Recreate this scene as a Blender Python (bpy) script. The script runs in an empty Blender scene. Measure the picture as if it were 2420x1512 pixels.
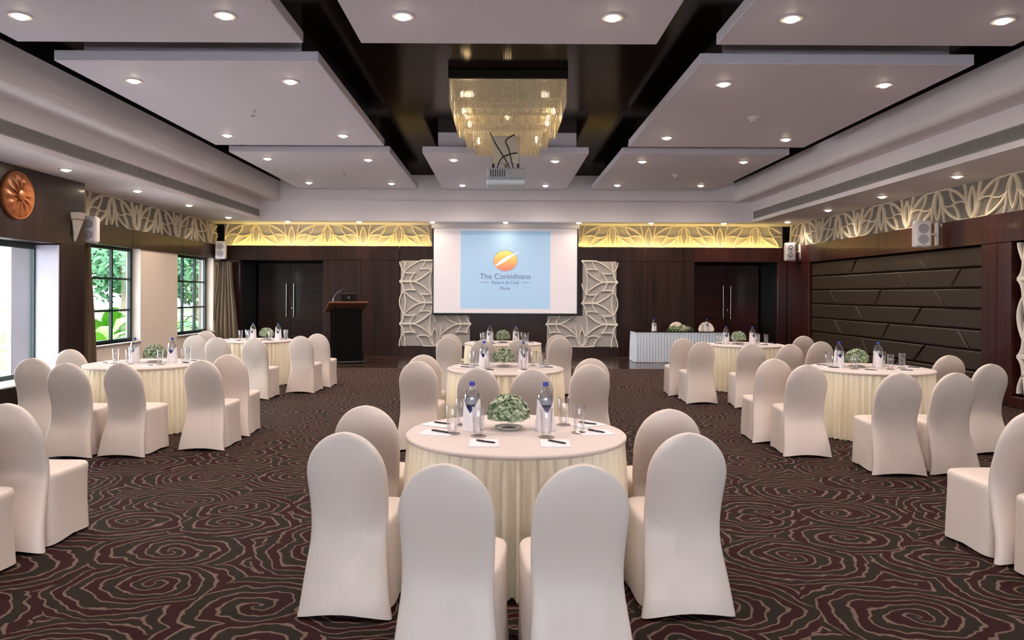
import bpy, math, random
from mathutils import Vector, Matrix
R = math.radians
PI = math.pi
sc = bpy.context.scene
col = sc.collection
random.seed(7)

# ------------------------------------------------------------------ camera
F = 1740.0; VX = 1185.0; VY = 695.0; H = 1.65; ROLL = R(0.27)
cam_d = bpy.data.cameras.new('camera'); cam = bpy.data.objects.new('camera', cam_d); col.objects.link(cam)
cam_d.sensor_width = 36.0; cam_d.lens = F / 2420 * 36
cam_d.shift_x = (1210 - VX) / 2420; cam_d.shift_y = -(756 - VY) / 2420
cam_d.clip_start = 0.05; cam_d.clip_end = 300
cam.location = (0, 0, H); cam.rotation_euler = (R(90), -ROLL, 0)
sc.camera = cam

# ------------------------------------------------------------------ world, sun, exposure
sc.view_settings.view_transform = 'Standard'; sc.view_settings.look = 'None'
sc.view_settings.gamma = 1.0; sc.view_settings.use_curve_mapping = False
sc.view_settings.exposure = 0.1
cy = sc.cycles; cy.max_bounces = 8; cy.diffuse_bounces = 4; cy.glossy_bounces = 3; cy.transmission_bounces = 4; cy.transparent_max_bounces = 12
cy.caustics_reflective = False; cy.caustics_refractive = False
w = bpy.data.worlds.new('world'); sc.world = w; w.use_nodes = True
bg = w.node_tree.nodes['Background']
bg.inputs[0].default_value = (0.86, 0.93, 1.0, 1); bg.inputs[1].default_value = 11.5
sun_d = bpy.data.lights.new('sun', 'SUN'); sun = bpy.data.objects.new('sun', sun_d); col.objects.link(sun)
sun_d.energy = 5.0; sun_d.angle = R(2); sun_d.color = (1, .96, .88)
sun.location = (-30, -20, 30)
sun.rotation_euler = Vector((0.10, 0.62, -0.78)).to_track_quat('-Z', 'Y').to_euler()

# ------------------------------------------------------------------ tagging helpers
def tag(o, label=None, cat=None, group=None, kind=None):
    if label: o['label'] = label
    if cat: o['category'] = cat
    if group: o['group'] = group
    if kind: o['kind'] = kind
    return o
def empty(name, loc=(0, 0, 0), rz=0, label=None, cat=None, group=None):
    o = bpy.data.objects.new(name, None); col.objects.link(o); o.empty_display_size = 0.1
    o.location = loc; o.rotation_euler = (0, 0, rz)
    return tag(o, label, cat, group)
def copy_tree(o, parent=None):
    c = o.copy(); col.objects.link(c); c.parent = parent
    for ch in list(o.children): copy_tree(ch, c)
    return c

# ------------------------------------------------------------------ mesh builder
class MB:
    def __init__(s): s.v = []; s.f = []
    def add(s, vs, fs):
        n = len(s.v); s.v += [tuple(p) for p in vs]; s.f += [tuple(i + n for i in f) for f in fs]; return s
    def box(s, x0, x1, y0, y1, z0, z1):
        return s.add([(x0,y0,z0),(x1,y0,z0),(x1,y1,z0),(x0,y1,z0),(x0,y0,z1),(x1,y0,z1),(x1,y1,z1),(x0,y1,z1)],
                     [(0,3,2,1),(4,5,6,7),(0,1,5,4),(1,2,6,5),(2,3,7,6),(3,0,4,7)])
    def bbox(s, x0, x1, y0, y1, z0, z1, b):
        """box with chamfered edges on all sides (24 verts)"""
        vs = []; idx = {}
        for ix, (xa, xs) in enumerate(((x0, 1), (x1, -1))):
            for iy, (ya, ys) in enumerate(((y0, 1), (y1, -1))):
                for iz, (za, zs) in enumerate(((z0, 1), (z1, -1))):
                    idx[ix,iy,iz,'x'] = len(vs); vs.append((xa, ya + b*ys, za + b*zs))
                    idx[ix,iy,iz,'y'] = len(vs); vs.append((xa + b*xs, ya, za + b*zs))
                    idx[ix,iy,iz,'z'] = len(vs); vs.append((xa + b*xs, ya + b*ys, za))
        fs = []
        def q(*k): return tuple(idx[i] for i in k)
        for i in (0, 1):
            fs.append(q((i,0,0,'x'),(i,1,0,'x'),(i,1,1,'x'),(i,0,1,'x')))
            fs.append(q((0,i,0,'y'),(1,i,0,'y'),(1,i,1,'y'),(0,i,1,'y')))
            fs.append(q((0,0,i,'z'),(1,0,i,'z'),(1,1,i,'z'),(0,1,i,'z')))
            for j in (0, 1):
                fs.append(q((i,j,0,'x'),(i,j,1,'x'),(i,j,1,'y'),(i,j,0,'y')))
                fs.append(q((i,0,j,'x'),(i,1,j,'x'),(i,1,j,'z'),(i,0,j,'z')))
                fs.append(q((0,i,j,'y'),(1,i,j,'y'),(1,i,j,'z'),(0,i,j,'z')))
                for k in (0, 1):
                    fs.append(q((i,j,k,'x'),(i,j,k,'y'),(i,j,k,'z')))
        return s.add(vs, fs)
    def prism(s, poly, axis, a, b):
        """extrude a 2D polygon along an axis from a to b; poly in the other two axes (xyz order)"""
        def P(u, v, t):
            return {'x': (t,u,v), 'y': (u,t,v), 'z': (u,v,t)}[axis]
        n = len(poly)
        vs = [P(u,v,a) for u,v in poly] + [P(u,v,b) for u,v in poly]
        fs = [tuple(range(n)), tuple(range(2*n-1, n-1, -1))]
        for i in range(n): j = (i+1) % n; fs.append((i, i+n, j+n, j))
        return s.add(vs, fs)
    def loft(s, rings, cap0=True, cap1=True, closed=True):
        n = len(rings[0]); vs = [p for r in rings for p in r]; fs = []
        for a in range(len(rings)-1):
            for i in range(n if closed else n-1):
                j = (i+1) % n; fs.append((a*n+i, a*n+j, (a+1)*n+j, (a+1)*n+i))
        if cap0: fs.append(tuple(range(n-1, -1, -1)))
        if cap1: fs.append(tuple(range((len(rings)-1)*n, len(rings)*n)))
        return s.add(vs, fs)
    def lathe(s, prof, n=24, c=(0,0,0), cap0=True, cap1=True):
        return s.loft([[(c[0]+r*math.cos(2*PI*i/n), c[1]+r*math.sin(2*PI*i/n), c[2]+z) for i in range(n)] for r, z in prof], cap0, cap1)
    def tube(s, pts, r, n=8, cap=True):
        rings = []; pts = [Vector(p) for p in pts]; up0 = None
        for i, p in enumerate(pts):
            d = (pts[min(i+1, len(pts)-1)] - pts[max(i-1, 0)]).normalized()
            if up0 is None: up0 = Vector((0,0,1)) if abs(d.z) < .9 else Vector((1,0,0))
            sd = d.cross(up0).normalized(); u = sd.cross(d); up0 = u
            rr = r(i) if callable(r) else r
            rings.append([tuple(p + sd*rr*math.cos(2*PI*k/n) + u*rr*math.sin(2*PI*k/n)) for k in range(n)])
        return s.loft(rings, cap, cap)
    def mesh(s, name, mat, smooth=None):
        m = bpy.data.meshes.new(name); m.from_pydata(s.v, [], s.f)
        if mat: m.materials.append(mat)
        m.validate(); m.update()
        import bmesh
        b = bmesh.new(); b.from_mesh(m); bmesh.ops.recalc_face_normals(b, faces=b.faces); b.to_mesh(m); b.free()
        if smooth is not None:
            for p in m.polygons: p.use_smooth = True
            if smooth < 180:
                try: m.set_sharp_from_angle(angle=R(smooth))
                except Exception: pass
        return m
    def build(s, name, mat, parent=None, smooth=None, loc=None):
        return place(s.mesh(name, mat, smooth), name, parent, loc)
def place(mesh, name, parent=None, loc=None, rot=None, scale=None):
    o = bpy.data.objects.new(name, mesh); col.objects.link(o)
    if parent: o.parent = parent
    if loc: o.location = loc
    if rot: o.rotation_euler = rot
    if scale: o.scale = scale
    return o
def struct(name, mb, mat, parent=None, smooth=None):
    o = mb.build(name, mat, parent, smooth)
    if not parent: o['kind'] = 'structure'
    return o

# ------------------------------------------------------------------ materials
def newmat(name):
    m = bpy.data.materials.new(name); m.use_nodes = True
    nt = m.node_tree; b = nt.nodes['Principled BSDF']
    return m, nt, b
def plain(name, c, rough=.5, metal=0, noise=0.0, nscale=30, bump=0, spec=.5, trans=0, ior=1.45, emit=None, estr=0, sheen=0):
    m, nt, b = newmat(name)
    b.inputs['Base Color'].default_value = (*c, 1); b.inputs['Roughness'].default_value = rough
    b.inputs['Metallic'].default_value = metal; b.inputs['Specular IOR Level'].default_value = spec
    b.inputs['Transmission Weight'].default_value = trans; b.inputs['IOR'].default_value = ior
    if sheen: b.inputs['Sheen Weight'].default_value = sheen
    if emit: b.inputs['Emission Color'].default_value = (*emit, 1); b.inputs['Emission Strength'].default_value = estr
    if noise or bump:
        tc = nt.nodes.new('ShaderNodeTexCoord'); n = nt.nodes.new('ShaderNodeTexNoise')
        n.inputs['Scale'].default_value = nscale; n.inputs['Detail'].default_value = 4
        nt.links.new(tc.outputs['Object'], n.inputs['Vector'])
        if noise:
            r = nt.nodes.new('ShaderNodeMapRange'); r.inputs[3].default_value = 1 - noise; r.inputs[4].default_value = 1 + noise
            nt.links.new(n.outputs['Fac'], r.inputs[0])
            mx = nt.nodes.new('ShaderNodeMix'); mx.data_type = 'RGBA'; mx.blend_type = 'MULTIPLY'; mx.inputs[0].default_value = 1
            mx.inputs[6].default_value = (*c, 1); nt.links.new(r.outputs[0], mx.inputs[7])
            nt.links.new(mx.outputs[2], b.inputs['Base Color'])
        if bump:
            bp = nt.nodes.new('ShaderNodeBump'); bp.inputs['Strength'].default_value = bump; bp.inputs['Distance'].default_value = .02
            nt.links.new(n.outputs['Fac'], bp.inputs['Height']); nt.links.new(bp.outputs[0], b.inputs['Normal'])
    return m
def wood(name, c0, c1, axis, rough=.3, coat=.0, scale=5.0):
    """stretched-noise grain; axis = direction of the grain in object space"""
    m, nt, b = newmat(name); N = nt.nodes; L = nt.links
    tc = N.new('ShaderNodeTexCoord'); mp = N.new('ShaderNodeMapping'); L.new(tc.outputs['Object'], mp.inputs[0])
    sx = [scale]*3; sx['xyz'.index(axis)] = scale*.035; mp.inputs['Scale'].default_value = sx
    n = N.new('ShaderNodeTexNoise'); n.inputs['Scale'].default_value = 1.6; n.inputs['Detail'].default_value = 7; n.inputs['Distortion'].default_value = .6
    n.inputs['Roughness'].default_value = .62
    L.new(mp.outputs[0], n.inputs['Vector'])
    cr = N.new('ShaderNodeValToRGB'); cr.color_ramp.elements[0].color = (*c0, 1); cr.color_ramp.elements[1].color = (*c1, 1)
    cr.color_ramp.elements[0].position = .32; cr.color_ramp.elements[1].position = .68
    L.new(n.outputs['Fac'], cr.inputs[0]); L.new(cr.outputs[0], b.inputs['Base Color'])
    b.inputs['Roughness'].default_value = rough; b.inputs['Specular IOR Level'].default_value = .3
    if coat: b.inputs['Coat Weight'].default_value = coat; b.inputs['Coat Roughness'].default_value = .08
    return m
def glassy(name, tint=(1,1,1), refl=.12, rough=.02):
    """thin clear glass: mostly transparent with a fresnel reflection"""
    m = bpy.data.materials.new(name); m.use_nodes = True; nt = m.node_tree; nt.nodes.clear()
    o = nt.nodes.new('ShaderNodeOutputMaterial'); t = nt.nodes.new('ShaderNodeBsdfTransparent'); g = nt.nodes.new('ShaderNodeBsdfGlossy')
    t.inputs[0].default_value = (*tint, 1); g.inputs['Roughness'].default_value = rough
    fr = nt.nodes.new('ShaderNodeLayerWeight'); fr.inputs[0].default_value = .35
    mr = nt.nodes.new('ShaderNodeMapRange'); mr.inputs[3].default_value = refl*.35; mr.inputs[4].default_value = min(1, refl*5)
    nt.links.new(fr.outputs['Facing'], mr.inputs[0])
    mx = nt.nodes.new('ShaderNodeMixShader'); nt.links.new(mr.outputs[0], mx.inputs[0])
    nt.links.new(t.outputs[0], mx.inputs[1]); nt.links.new(g.outputs[0], mx.inputs[2]); nt.links.new(mx.outputs[0], o.inputs[0])
    return m
def emis(name, c, s):
    m = bpy.data.materials.new(name); m.use_nodes = True; nt = m.node_tree; nt.nodes.clear()
    o = nt.nodes.new('ShaderNodeOutputMaterial'); e = nt.nodes.new('ShaderNodeEmission')
    e.inputs[0].default_value = (*c, 1); e.inputs[1].default_value = s; nt.links.new(e.outputs[0], o.inputs[0]); return m
def fabric(name, c, rough=.6, wr=.5, sheen=.15, scale=(7, 7, 2.2)):
    """stretch fabric with soft vertical drape wrinkles"""
    m, nt, b = newmat(name); N = nt.nodes; L = nt.links
    b.inputs['Base Color'].default_value = (*c, 1); b.inputs['Roughness'].default_value = rough; b.inputs['Sheen Weight'].default_value = sheen
    b.inputs['Specular IOR Level'].default_value = .35
    tc = N.new('ShaderNodeTexCoord'); mp = N.new('ShaderNodeMapping'); mp.inputs['Scale'].default_value = scale
    oi = N.new('ShaderNodeObjectInfo'); ad = N.new('ShaderNodeVectorMath'); ad.operation = 'ADD'
    L.new(tc.outputs['Object'], mp.inputs[0]); L.new(mp.outputs[0], ad.inputs[0])
    ml = N.new('ShaderNodeMath'); ml.operation = 'MULTIPLY'; ml.inputs[1].default_value = 40; L.new(oi.outputs['Random'], ml.inputs[0]); L.new(ml.outputs[0], ad.inputs[1])
    n = N.new('ShaderNodeTexNoise'); n.inputs['Scale'].default_value = 1.5; n.inputs['Detail'].default_value = 3; n.inputs['Distortion'].default_value = 1.0
    L.new(ad.outputs[0], n.inputs['Vector'])
    bp = N.new('ShaderNodeBump'); bp.inputs['Strength'].default_value = wr; bp.inputs['Distance'].default_value = .03
    L.new(n.outputs['Fac'], bp.inputs['Height']); L.new(bp.outputs[0], b.inputs['Normal'])
    return m

M = {}
M['paint'] = plain('white_ceiling_paint', (.80, .75, .84), .6, noise=.02, nscale=3)
M['paint_warm'] = plain('ceiling_fascia_paint', (.88, .83, .87), .6, noise=.02, nscale=3)
M['ceil_dark'] = None
M['black'] = plain('black_lacquer', (.006, .006, .007), .35, noise=.1)
M['wood_v'] = wood('dark_walnut_vertical_grain', (.009, .0032, .0026), (.037, .0135, .010), 'z', .34, .15, 6)
M['wood_h'] = wood('dark_walnut_horizontal_grain', (.010, .0035, .0025), (.042, .014, .009), 'x', .34, .15, 6)
M['wood_red'] = wood('red_mahogany_horizontal_grain', (.020, .003, .003), (.070, .008, .006), 'x', .3, .25, 6)
M['wood_red_v'] = wood('red_mahogany_vertical_grain', (.018, .004, .004), (.060, .013, .011), 'z', .3, .25, 6)
M['wood_floor'] = wood('dark_polished_floor_boards', (.018, .009, .006), (.050, .025, .016), 'x', .22, .3, 5)
M['lectern_wood'] = wood('brown_lectern_veneer', (.10, .035, .018), (.20, .075, .04), 'x', .3, .2, 6)
M['matte_black'] = plain('matte_black_laminate', (.004, .004, .004), .7, spec=.1)
M['pad'] = plain('dark_taupe_leather', (.036, .0225, .015), .5, noise=.25, nscale=9, bump=.08)
M['cream_wall'] = plain('cream_wall_paint', (.82, .70, .62), .7, noise=.03, nscale=5)
M['frame'] = plain('black_window_iron', (.008, .022, .022), .35, noise=.1)
M['pane'] = glassy('window_pane_glass', (.97, 1, .99), .10)
M['tumbler'] = glassy('tumbler_glass', (.985, .985, .99), .13)
M['cover'] = fabric('white_stretch_chair_cover', (.71, .61, .555), .40, .16, .05, (6, 6, 3))
M['cloth'] = fabric('ivory_table_cloth', (.66, .57, .54), .6, .10, .1, (5, 5, 5))
M['skirt'] = fabric('cream_pleated_skirt', (.96, .88, .71), .55, .15)
M['skirt_white'] = fabric('white_pleated_skirt', (.72, .80, .92), .6, .15)
M['curtain'] = fabric('brown_curtain_cloth', (.17, .115, .07), .75, .2, .3, (12, 12, 1))
M['steel'] = plain('brushed_steel', (.75, .73, .72), .25, 1)
M['rib'] = plain('cream_carved_plaster', (.84, .74, .58), .6, noise=.06, nscale=12, bump=.05)
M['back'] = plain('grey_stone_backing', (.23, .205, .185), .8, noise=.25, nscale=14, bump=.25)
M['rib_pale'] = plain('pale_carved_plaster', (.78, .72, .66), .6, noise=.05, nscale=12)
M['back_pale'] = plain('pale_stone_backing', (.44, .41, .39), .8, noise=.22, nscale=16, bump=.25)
M['led'] = emis('warm_cove_strip', (1, .74, .20), 42)
M['lens'] = emis('warm_lamp_lens', (1, .80, .55), 42)
M['bulb'] = emis('chandelier_bulb', (1, .80, .52), 14)
M['trim'] = plain('white_trim_ring', (.72, .68, .68), .35)
M['speaker'] = plain('white_speaker_shell', (.72, .68, .72), .45, noise=.03)
M['grille_sp'] = plain('grey_speaker_mesh', (.36, .34, .40), .6, noise=.3, nscale=160)
M['vent'] = plain('grey_aluminium_vent', (.34, .33, .33), .5, .1, noise=.15, nscale=50)
M['vent_dark'] = plain('dark_vent_throat', (.09, .085, .085), .7)
M['copper'] = plain('carved_copper_brown_wood', (.33, .105, .035), .38, .25, noise=.35, nscale=8)
M['sconce'] = plain('frosted_sconce_glass', (.60, .55, .50), .4, noise=.05)
M['screen'] = plain('white_screen_fabric', (.86, .80, .84), .7, emit=(.95, .88, .98), estr=.15)  # emission stands in for projector light falling on the sheet
M['screen_blue'] = plain('projected_blue_field', (.42, .60, .80), .7, emit=(.36, .58, .86), estr=.30)
M['logo_text'] = plain('projected_grey_lettering', (.16, .20, .32), .7, emit=(.17, .20, .32), estr=.3)
M['swoosh'] = plain('projected_white_swoosh', (.8, .8, .86), .7, emit=(.85, .85, .92), estr=.45)
M['ring_grey'] = plain('projected_grey_ring', (.3, .34, .42), .7, emit=(.34, .38, .48), estr=.4)
M['bottle'] = glassy('bottle_plastic', (.95, .965, .985), .22, .05)
M['cap'] = plain('blue_bottle_cap', (.03, .05, .35), .35)
M['blue_label'] = plain('navy_bottle_label', (.012, .02, .12), .4)
M['napkin'] = fabric('white_folded_napkin', (.85, .80, .84), .7, .2)
M['paper'] = plain('white_note_paper', (.80, .75, .80), .8)
M['pen'] = plain('black_pen', (.01, .01, .02), .35)
M['coaster'] = plain('grey_glass_coaster', (.30, .26, .24), .3, noise=.1)
M['china'] = plain('white_china', (.80, .76, .74), .2)
M['leaf_a'] = plain('sage_green_leaf', (.22, .28, .17), .6, noise=.5, nscale=60)
M['leaf_b'] = plain('pale_green_blossom', (.42, .46, .33), .6, noise=.3, nscale=60)
M['leaf_c'] = plain('dark_green_leaf', (.05, .10, .04), .6, noise=.4, nscale=50)
M['cream_flower'] = plain('cream_blossom', (.72, .68, .50), .6, noise=.2, nscale=50)
M['crystal'] = plain('gold_tinted_crystal', (.72, .62, .46), .10, noise=.75, nscale=55, trans=.3, ior=1.5, emit=(1, .78, .48), estr=.05)  # weak emission puts lamp glow into the crystals themselves
M['mirror_dark'] = plain('dark_mirror_canopy', (.02, .015, .014), .08, .6)
M['projector'] = plain('grey_projector_shell', (.42, .40, .44), .4, noise=.05)
M['projector_w'] = plain('white_projector_shell', (.62, .70, .76), .4)
M['brushed_gold'] = plain('beige_mount_plate', (.55, .46, .34), .35, .2)
M['grass'] = plain('lawn_grass', (.07, .15, .03), .9, noise=.4, nscale=3)
M['paving'] = plain('pale_garden_paving', (.80, .72, .72), .8, noise=.08, nscale=2)
M['banana'] = plain('bright_banana_leaf', (.10, .30, .02), .5, noise=.25, nscale=4)
M['palm'] = plain('garden_palm_leaf', (.035, .16, .05), .5, noise=.35, nscale=4)
M['tree'] = plain('garden_tree_foliage', (.06, .17, .08), .7, noise=.5, nscale=2)
M['trunk'] = plain('grey_tree_bark', (.20, .15, .10), .9, noise=.3)

def polished_dark():
    m = wood('dark_polished_ceiling_veneer', (.004, .003, .0025), (.009, .006, .005), 'y', .5, 0, 4); nt = m.node_tree; N = nt.nodes
    cr = [n for n in N if n.type == 'VALTORGB'][0]; out = [n for n in N if n.type == 'OUTPUT_MATERIAL'][0]
    d = N.new('ShaderNodeBsdfDiffuse'); g = N.new('ShaderNodeBsdfGlossy'); g.inputs['Roughness'].default_value = .14; g.inputs[0].default_value = (1, .92, .84, 1)
    mx = N.new('ShaderNodeMixShader'); mx.inputs[0].default_value = .07
    nt.links.new(cr.outputs[0], d.inputs[0]); nt.links.new(d.outputs[0], mx.inputs[1]); nt.links.new(g.outputs[0], mx.inputs[2]); nt.links.new(mx.outputs[0], out.inputs[0])
    return m
M['ceil_dark'] = polished_dark()
# carpet: spirals grown around scattered centres
def carpet_mat():
    m, nt, b = newmat('spiral_patterned_carpet'); N = nt.nodes; L = nt.links
    def math_(op, a, c=None, d=None):
        n = N.new('ShaderNodeMath'); n.operation = op
        for i, x in enumerate((a, c, d)):
            if x is None: continue
            if isinstance(x, (int, float)): n.inputs[i].default_value = x
            else: L.new(x, n.inputs[i])
        return n.outputs[0]
    tc = N.new('ShaderNodeTexCoord')
    nz = N.new('ShaderNodeTexNoise'); nz.noise_dimensions = '2D'; nz.inputs['Scale'].default_value = 3.2; nz.inputs['Detail'].default_value = 3
    L.new(tc.outputs['Object'], nz.inputs['Vector'])
    sub = N.new('ShaderNodeVectorMath'); sub.operation = 'SUBTRACT'; sub.inputs[1].default_value = (.5, .5, .5); L.new(nz.outputs['Color'], sub.inputs[0])
    scl = N.new('ShaderNodeVectorMath'); scl.operation = 'SCALE'; scl.inputs['Scale'].default_value = .16; L.new(sub.outputs[0], scl.inputs[0])
    ad = N.new('ShaderNodeVectorMath'); ad.operation = 'ADD'; L.new(tc.outputs['Object'], ad.inputs[0]); L.new(scl.outputs[0], ad.inputs[1])
    flat = N.new('ShaderNodeVectorMath'); flat.operation = 'MULTIPLY'; flat.inputs[1].default_value = (1.28, 1.62, 0); L.new(ad.outputs[0], flat.inputs[0])
    vo = N.new('ShaderNodeTexVoronoi'); vo.voronoi_dimensions = '2D'; vo.feature = 'F1'; vo.inputs['Scale'].default_value = 1.0; vo.inputs['Randomness'].default_value = .82
    L.new(flat.outputs[0], vo.inputs['Vector'])
    dv = N.new('ShaderNodeVectorMath'); dv.operation = 'SUBTRACT'; L.new(flat.outputs[0], dv.inputs[0]); L.new(vo.outputs['Position'], dv.inputs[1])
    sp = N.new('ShaderNodeSeparateXYZ'); L.new(dv.outputs[0], sp.inputs[0])
    scol = N.new('ShaderNodeSeparateColor'); L.new(vo.outputs['Color'], scol.inputs[0])
    sgn = math_('SUBTRACT', math_('MULTIPLY', math_('GREATER_THAN', scol.outputs[1], .5), 2), 1)
    ang = math_('MULTIPLY', math_('DIVIDE', math_('ARCTAN2', sp.outputs[1], sp.outputs[0]), 2*PI), sgn)
    freq = math_('ADD', math_('MULTIPLY', scol.outputs[2], 1.5), 4.0)
    t = math_('ADD', math_('ADD', math_('MULTIPLY', vo.outputs['Distance'], freq), ang), scol.outputs[0])
    n2 = N.new('ShaderNodeTexNoise'); n2.noise_dimensions = '2D'; n2.inputs['Scale'].default_value = 5; n2.inputs['Detail'].default_value = 2
    L.new(tc.outputs['Object'], n2.inputs['Vector'])
    t = math_('ADD', t, math_('MULTIPLY', n2.outputs['Fac'], .5))
    fr = math_('FRACT', t)
    tri = math_('ABSOLUTE', math_('SUBTRACT', fr, .5))           # 0 at mid band .. 0.5 at borders
    # line where tri near .27: separates the two band colours
    ln = math_('ABSOLUTE', math_('SUBTRACT', tri, .25))
    line = N.new('ShaderNodeMapRange'); line.inputs[1].default_value = .062; line.inputs[2].default_value = .036; line.clamp = True
    line.inputs[3].default_value = 0; line.inputs[4].default_value = 1
    L.new(ln, line.inputs[0])
    band = math_('LESS_THAN', tri, .25)
    mx = N.new('ShaderNodeMix'); mx.data_type = 'RGBA'; L.new(band, mx.inputs[0])
    mx.inputs[6].default_value = (.0145, .0092, .0060, 1); mx.inputs[7].default_value = (.021, .0018, .0028, 1)
    m2 = N.new('ShaderNodeMix'); m2.data_type = 'RGBA'; L.new(line.outputs[0], m2.inputs[0]); L.new(mx.outputs[2], m2.inputs[6])
    m2.inputs[7].default_value = (.135, .089, .074, 1)
    pile = N.new('ShaderNodeTexNoise'); pile.inputs['Scale'].default_value = 220; L.new(tc.outputs['Object'], pile.inputs['Vector'])
    pr = N.new('ShaderNodeMapRange'); pr.inputs[3].default_value = .7; pr.inputs[4].default_value = 1.3; L.new(pile.outputs['Fac'], pr.inputs[0])
    m3 = N.new('ShaderNodeMix'); m3.data_type = 'RGBA'; m3.blend_type = 'MULTIPLY'; m3.inputs[0].default_value = 1
    L.new(m2.outputs[2], m3.inputs[6]); L.new(pr.outputs[0], m3.inputs[7]); L.new(m3.outputs[2], b.inputs['Base Color'])
    b.inputs['Roughness'].default_value = .9; b.inputs['Specular IOR Level'].default_value = .2;     bp = N.new('ShaderNodeBump'); bp.inputs['Strength'].default_value = .35; bp.inputs['Distance'].default_value = .01
    L.new(pile.outputs['Fac'], bp.inputs['Height']); L.new(bp.outputs[0], b.inputs['Normal'])
    return m
M['carpet'] = carpet_mat()

def logo_mat():
    m, nt, b = newmat('projected_globe_gradient'); N = nt.nodes; L = nt.links
    tc = N.new('ShaderNodeTexCoord'); sp = N.new('ShaderNodeSeparateXYZ'); L.new(tc.outputs['Object'], sp.inputs[0])
    mr = N.new('ShaderNodeMapRange'); mr.inputs[1].default_value = -.27; mr.inputs[2].default_value = .27; L.new(sp.outputs[2], mr.inputs[0])
    cr = N.new('ShaderNodeValToRGB'); e = cr.color_ramp.elements
    e[0].color = (.72, .22, .16, 1); e[1].color = (.62, .66, .18, 1); e[0].position = .1; e[1].position = .95
    x = e.new(.5); x.color = (.85, .42, .12, 1)
    L.new(mr.outputs[0], cr.inputs[0]); L.new(cr.outputs[0], b.inputs['Base Color']); L.new(cr.outputs[0], b.inputs['Emission Color'])
    b.inputs['Emission Strength'].default_value = .45; return m
M['globe'] = logo_mat()

# pixel of the reference -> point at given height or depth (only used for measuring positions)
def unroll(px, py):
    dx, dy = px - VX, py - VY
    return dx*math.cos(ROLL) + dy*math.sin(ROLL), -dx*math.sin(ROLL) + dy*math.cos(ROLL)
def at_z(px, py, z):
    x, y = unroll(px, py); d = (H - z)*F/y; return Vector((x*d/F, d, z))
def at_d(px, py, d):
    x, y = unroll(px, py); return Vector((x*d/F, d, H - y*d/F))

# ================================================================== STRUCTURE
XL, XR = -7.5, 7.6          # side wall faces
YB, YR = 19.6, -4.4         # back wall face, rear wall face
ZS = 3.51                   # soffit height
SL, SR, SB = -6.18, 6.42, 18.86     # soffit inner edges
TL, TR, TB = -5.60, 5.86, 18.6      # upper step edges
ZT = 4.03                   # step height
ZC = 4.65                   # dark ceiling
ZP = 4.25                   # panel underside
YW = 16.4                   # carpet / wood floor border

struct('floor', MB().box(-8.1, 8.2, YR-.2, YW, -.1, 0), M['carpet'])
fl = struct('floor.001', MB().box(-8.1, 8.2, YW, 21.4, -.1, -.012), M['black'])
nb = 0
for k, y0 in enumerate([YW + .2*i for i in range(23)]):
    off = (k % 3)*.7
    x = -8.1 - off
    while x < 8.2:
        x0, x1 = max(x, -8.1), min(x + 2.1, 8.2)
        if x1 - x0 > .05:
            MB().bbox(x0+.002, x1-.002, y0+.002, y0+.198, -.014, 0, .002).build('floor_board', M['wood_floor'], fl); nb += 1
        x += 2.1
struct('ceiling', MB().box(TL-.4, TR+.4, YR-.2, TB+.3, ZC, ZC+.15), M['ceil_dark'])
# soffits with their fascia and step
struct('trim_1', MB().box(-8.1, SL, YR-.2, YB+.4, ZS, 4.9), M['paint_warm'])
struct('trim_2', MB().box(SR, 8.3, YR-.2, YB+.4, ZS, 4.9), M['paint_warm'])
struct('trim_3', MB().box(SL, SR, SB, YB+.4, ZS, 4.9), M['paint_warm'])
def cove(x0, x1):      # stepped moulding with a small rounded nose along a side; x0 = fascia, x1 = inner edge
    s = 1 if x1 > x0 else -1
    n = 6; poly = [(x0, ZT)]
    poly += [(x1 - s*.12 + s*.12*math.sin(PI/2*i/n), ZT - .03 + .12*(1 - math.cos(PI/2*i/n))) for i in range(n+1)]
    poly += [(x1, 4.47), (x0, 4.47)]
    return poly
struct('trim_4', MB().prism(cove(SL, TL), 'y', YR, SB), M['paint_warm'])
struct('trim_5', MB().prism(cove(SR, TR), 'y', YR, SB), M['paint_warm'])
struct('trim_6', MB().box(TL+.001, TR-.001, TB, SB-.001, ZT, 4.66), M['paint_warm'])
struct('trim_7', MB().box(SL, TL, YR, SB, 4.47, 4.66), M['black'])
struct('trim_8', MB().box(TR, SR, YR, SB, 4.47, 4.66), M['black'])

# rear wall, unseen behind the camera; its wide opening is added for daylight fill
rw = MB()
for a, b_ in ((-8.1, -3.6), (3.6, 8.3)): rw.box(a, b_, YR-.2, YR, 0, 5)
rw.box(-3.6, 3.6, YR-.2, YR, 0, .9).box(-3.6, 3.6, YR-.2, YR, 2.5, 5)
struct('wall_rear', rw, M['cream_wall'])

# ---------- back wall: wood panels, two recessed double doors, frieze backing zone
wb = struct('wall_back', MB().box(-8.1, 8.3, 21.45, 21.6, 0, 5), M['black'])
DL0, DL1, DR0, DR1 = -6.95, -4.76, 5.13, 7.35
ZD = 2.53; ZB = 2.92
def wpanel(x0, x1, z0, z1, mat, y=YB, parent=None, depth=.1):
    MB().bbox(x0+.003, x1-.003, y, y+depth, z0+.003, z1-.003, .006).build('wood_panel', M[mat], parent or wb)
for x0, x1, mt in ((-7.5, DL0, 'wood_v'), (DL1, -3.75, 'wood_v'), (-3.75, -2.72, 'wood_v'), (-2.72, -.9, 'wood_v'), (-.9, 1.2, 'wood_v'), (1.2, 3.1, 'wood_v'),
                   (3.1, 4.1, 'wood_v'), (4.1, DR0, 'wood_v'), (DR1, 7.6, 'wood_red_v')):
    wpanel(x0, x1, 0, ZD, mt)
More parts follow.
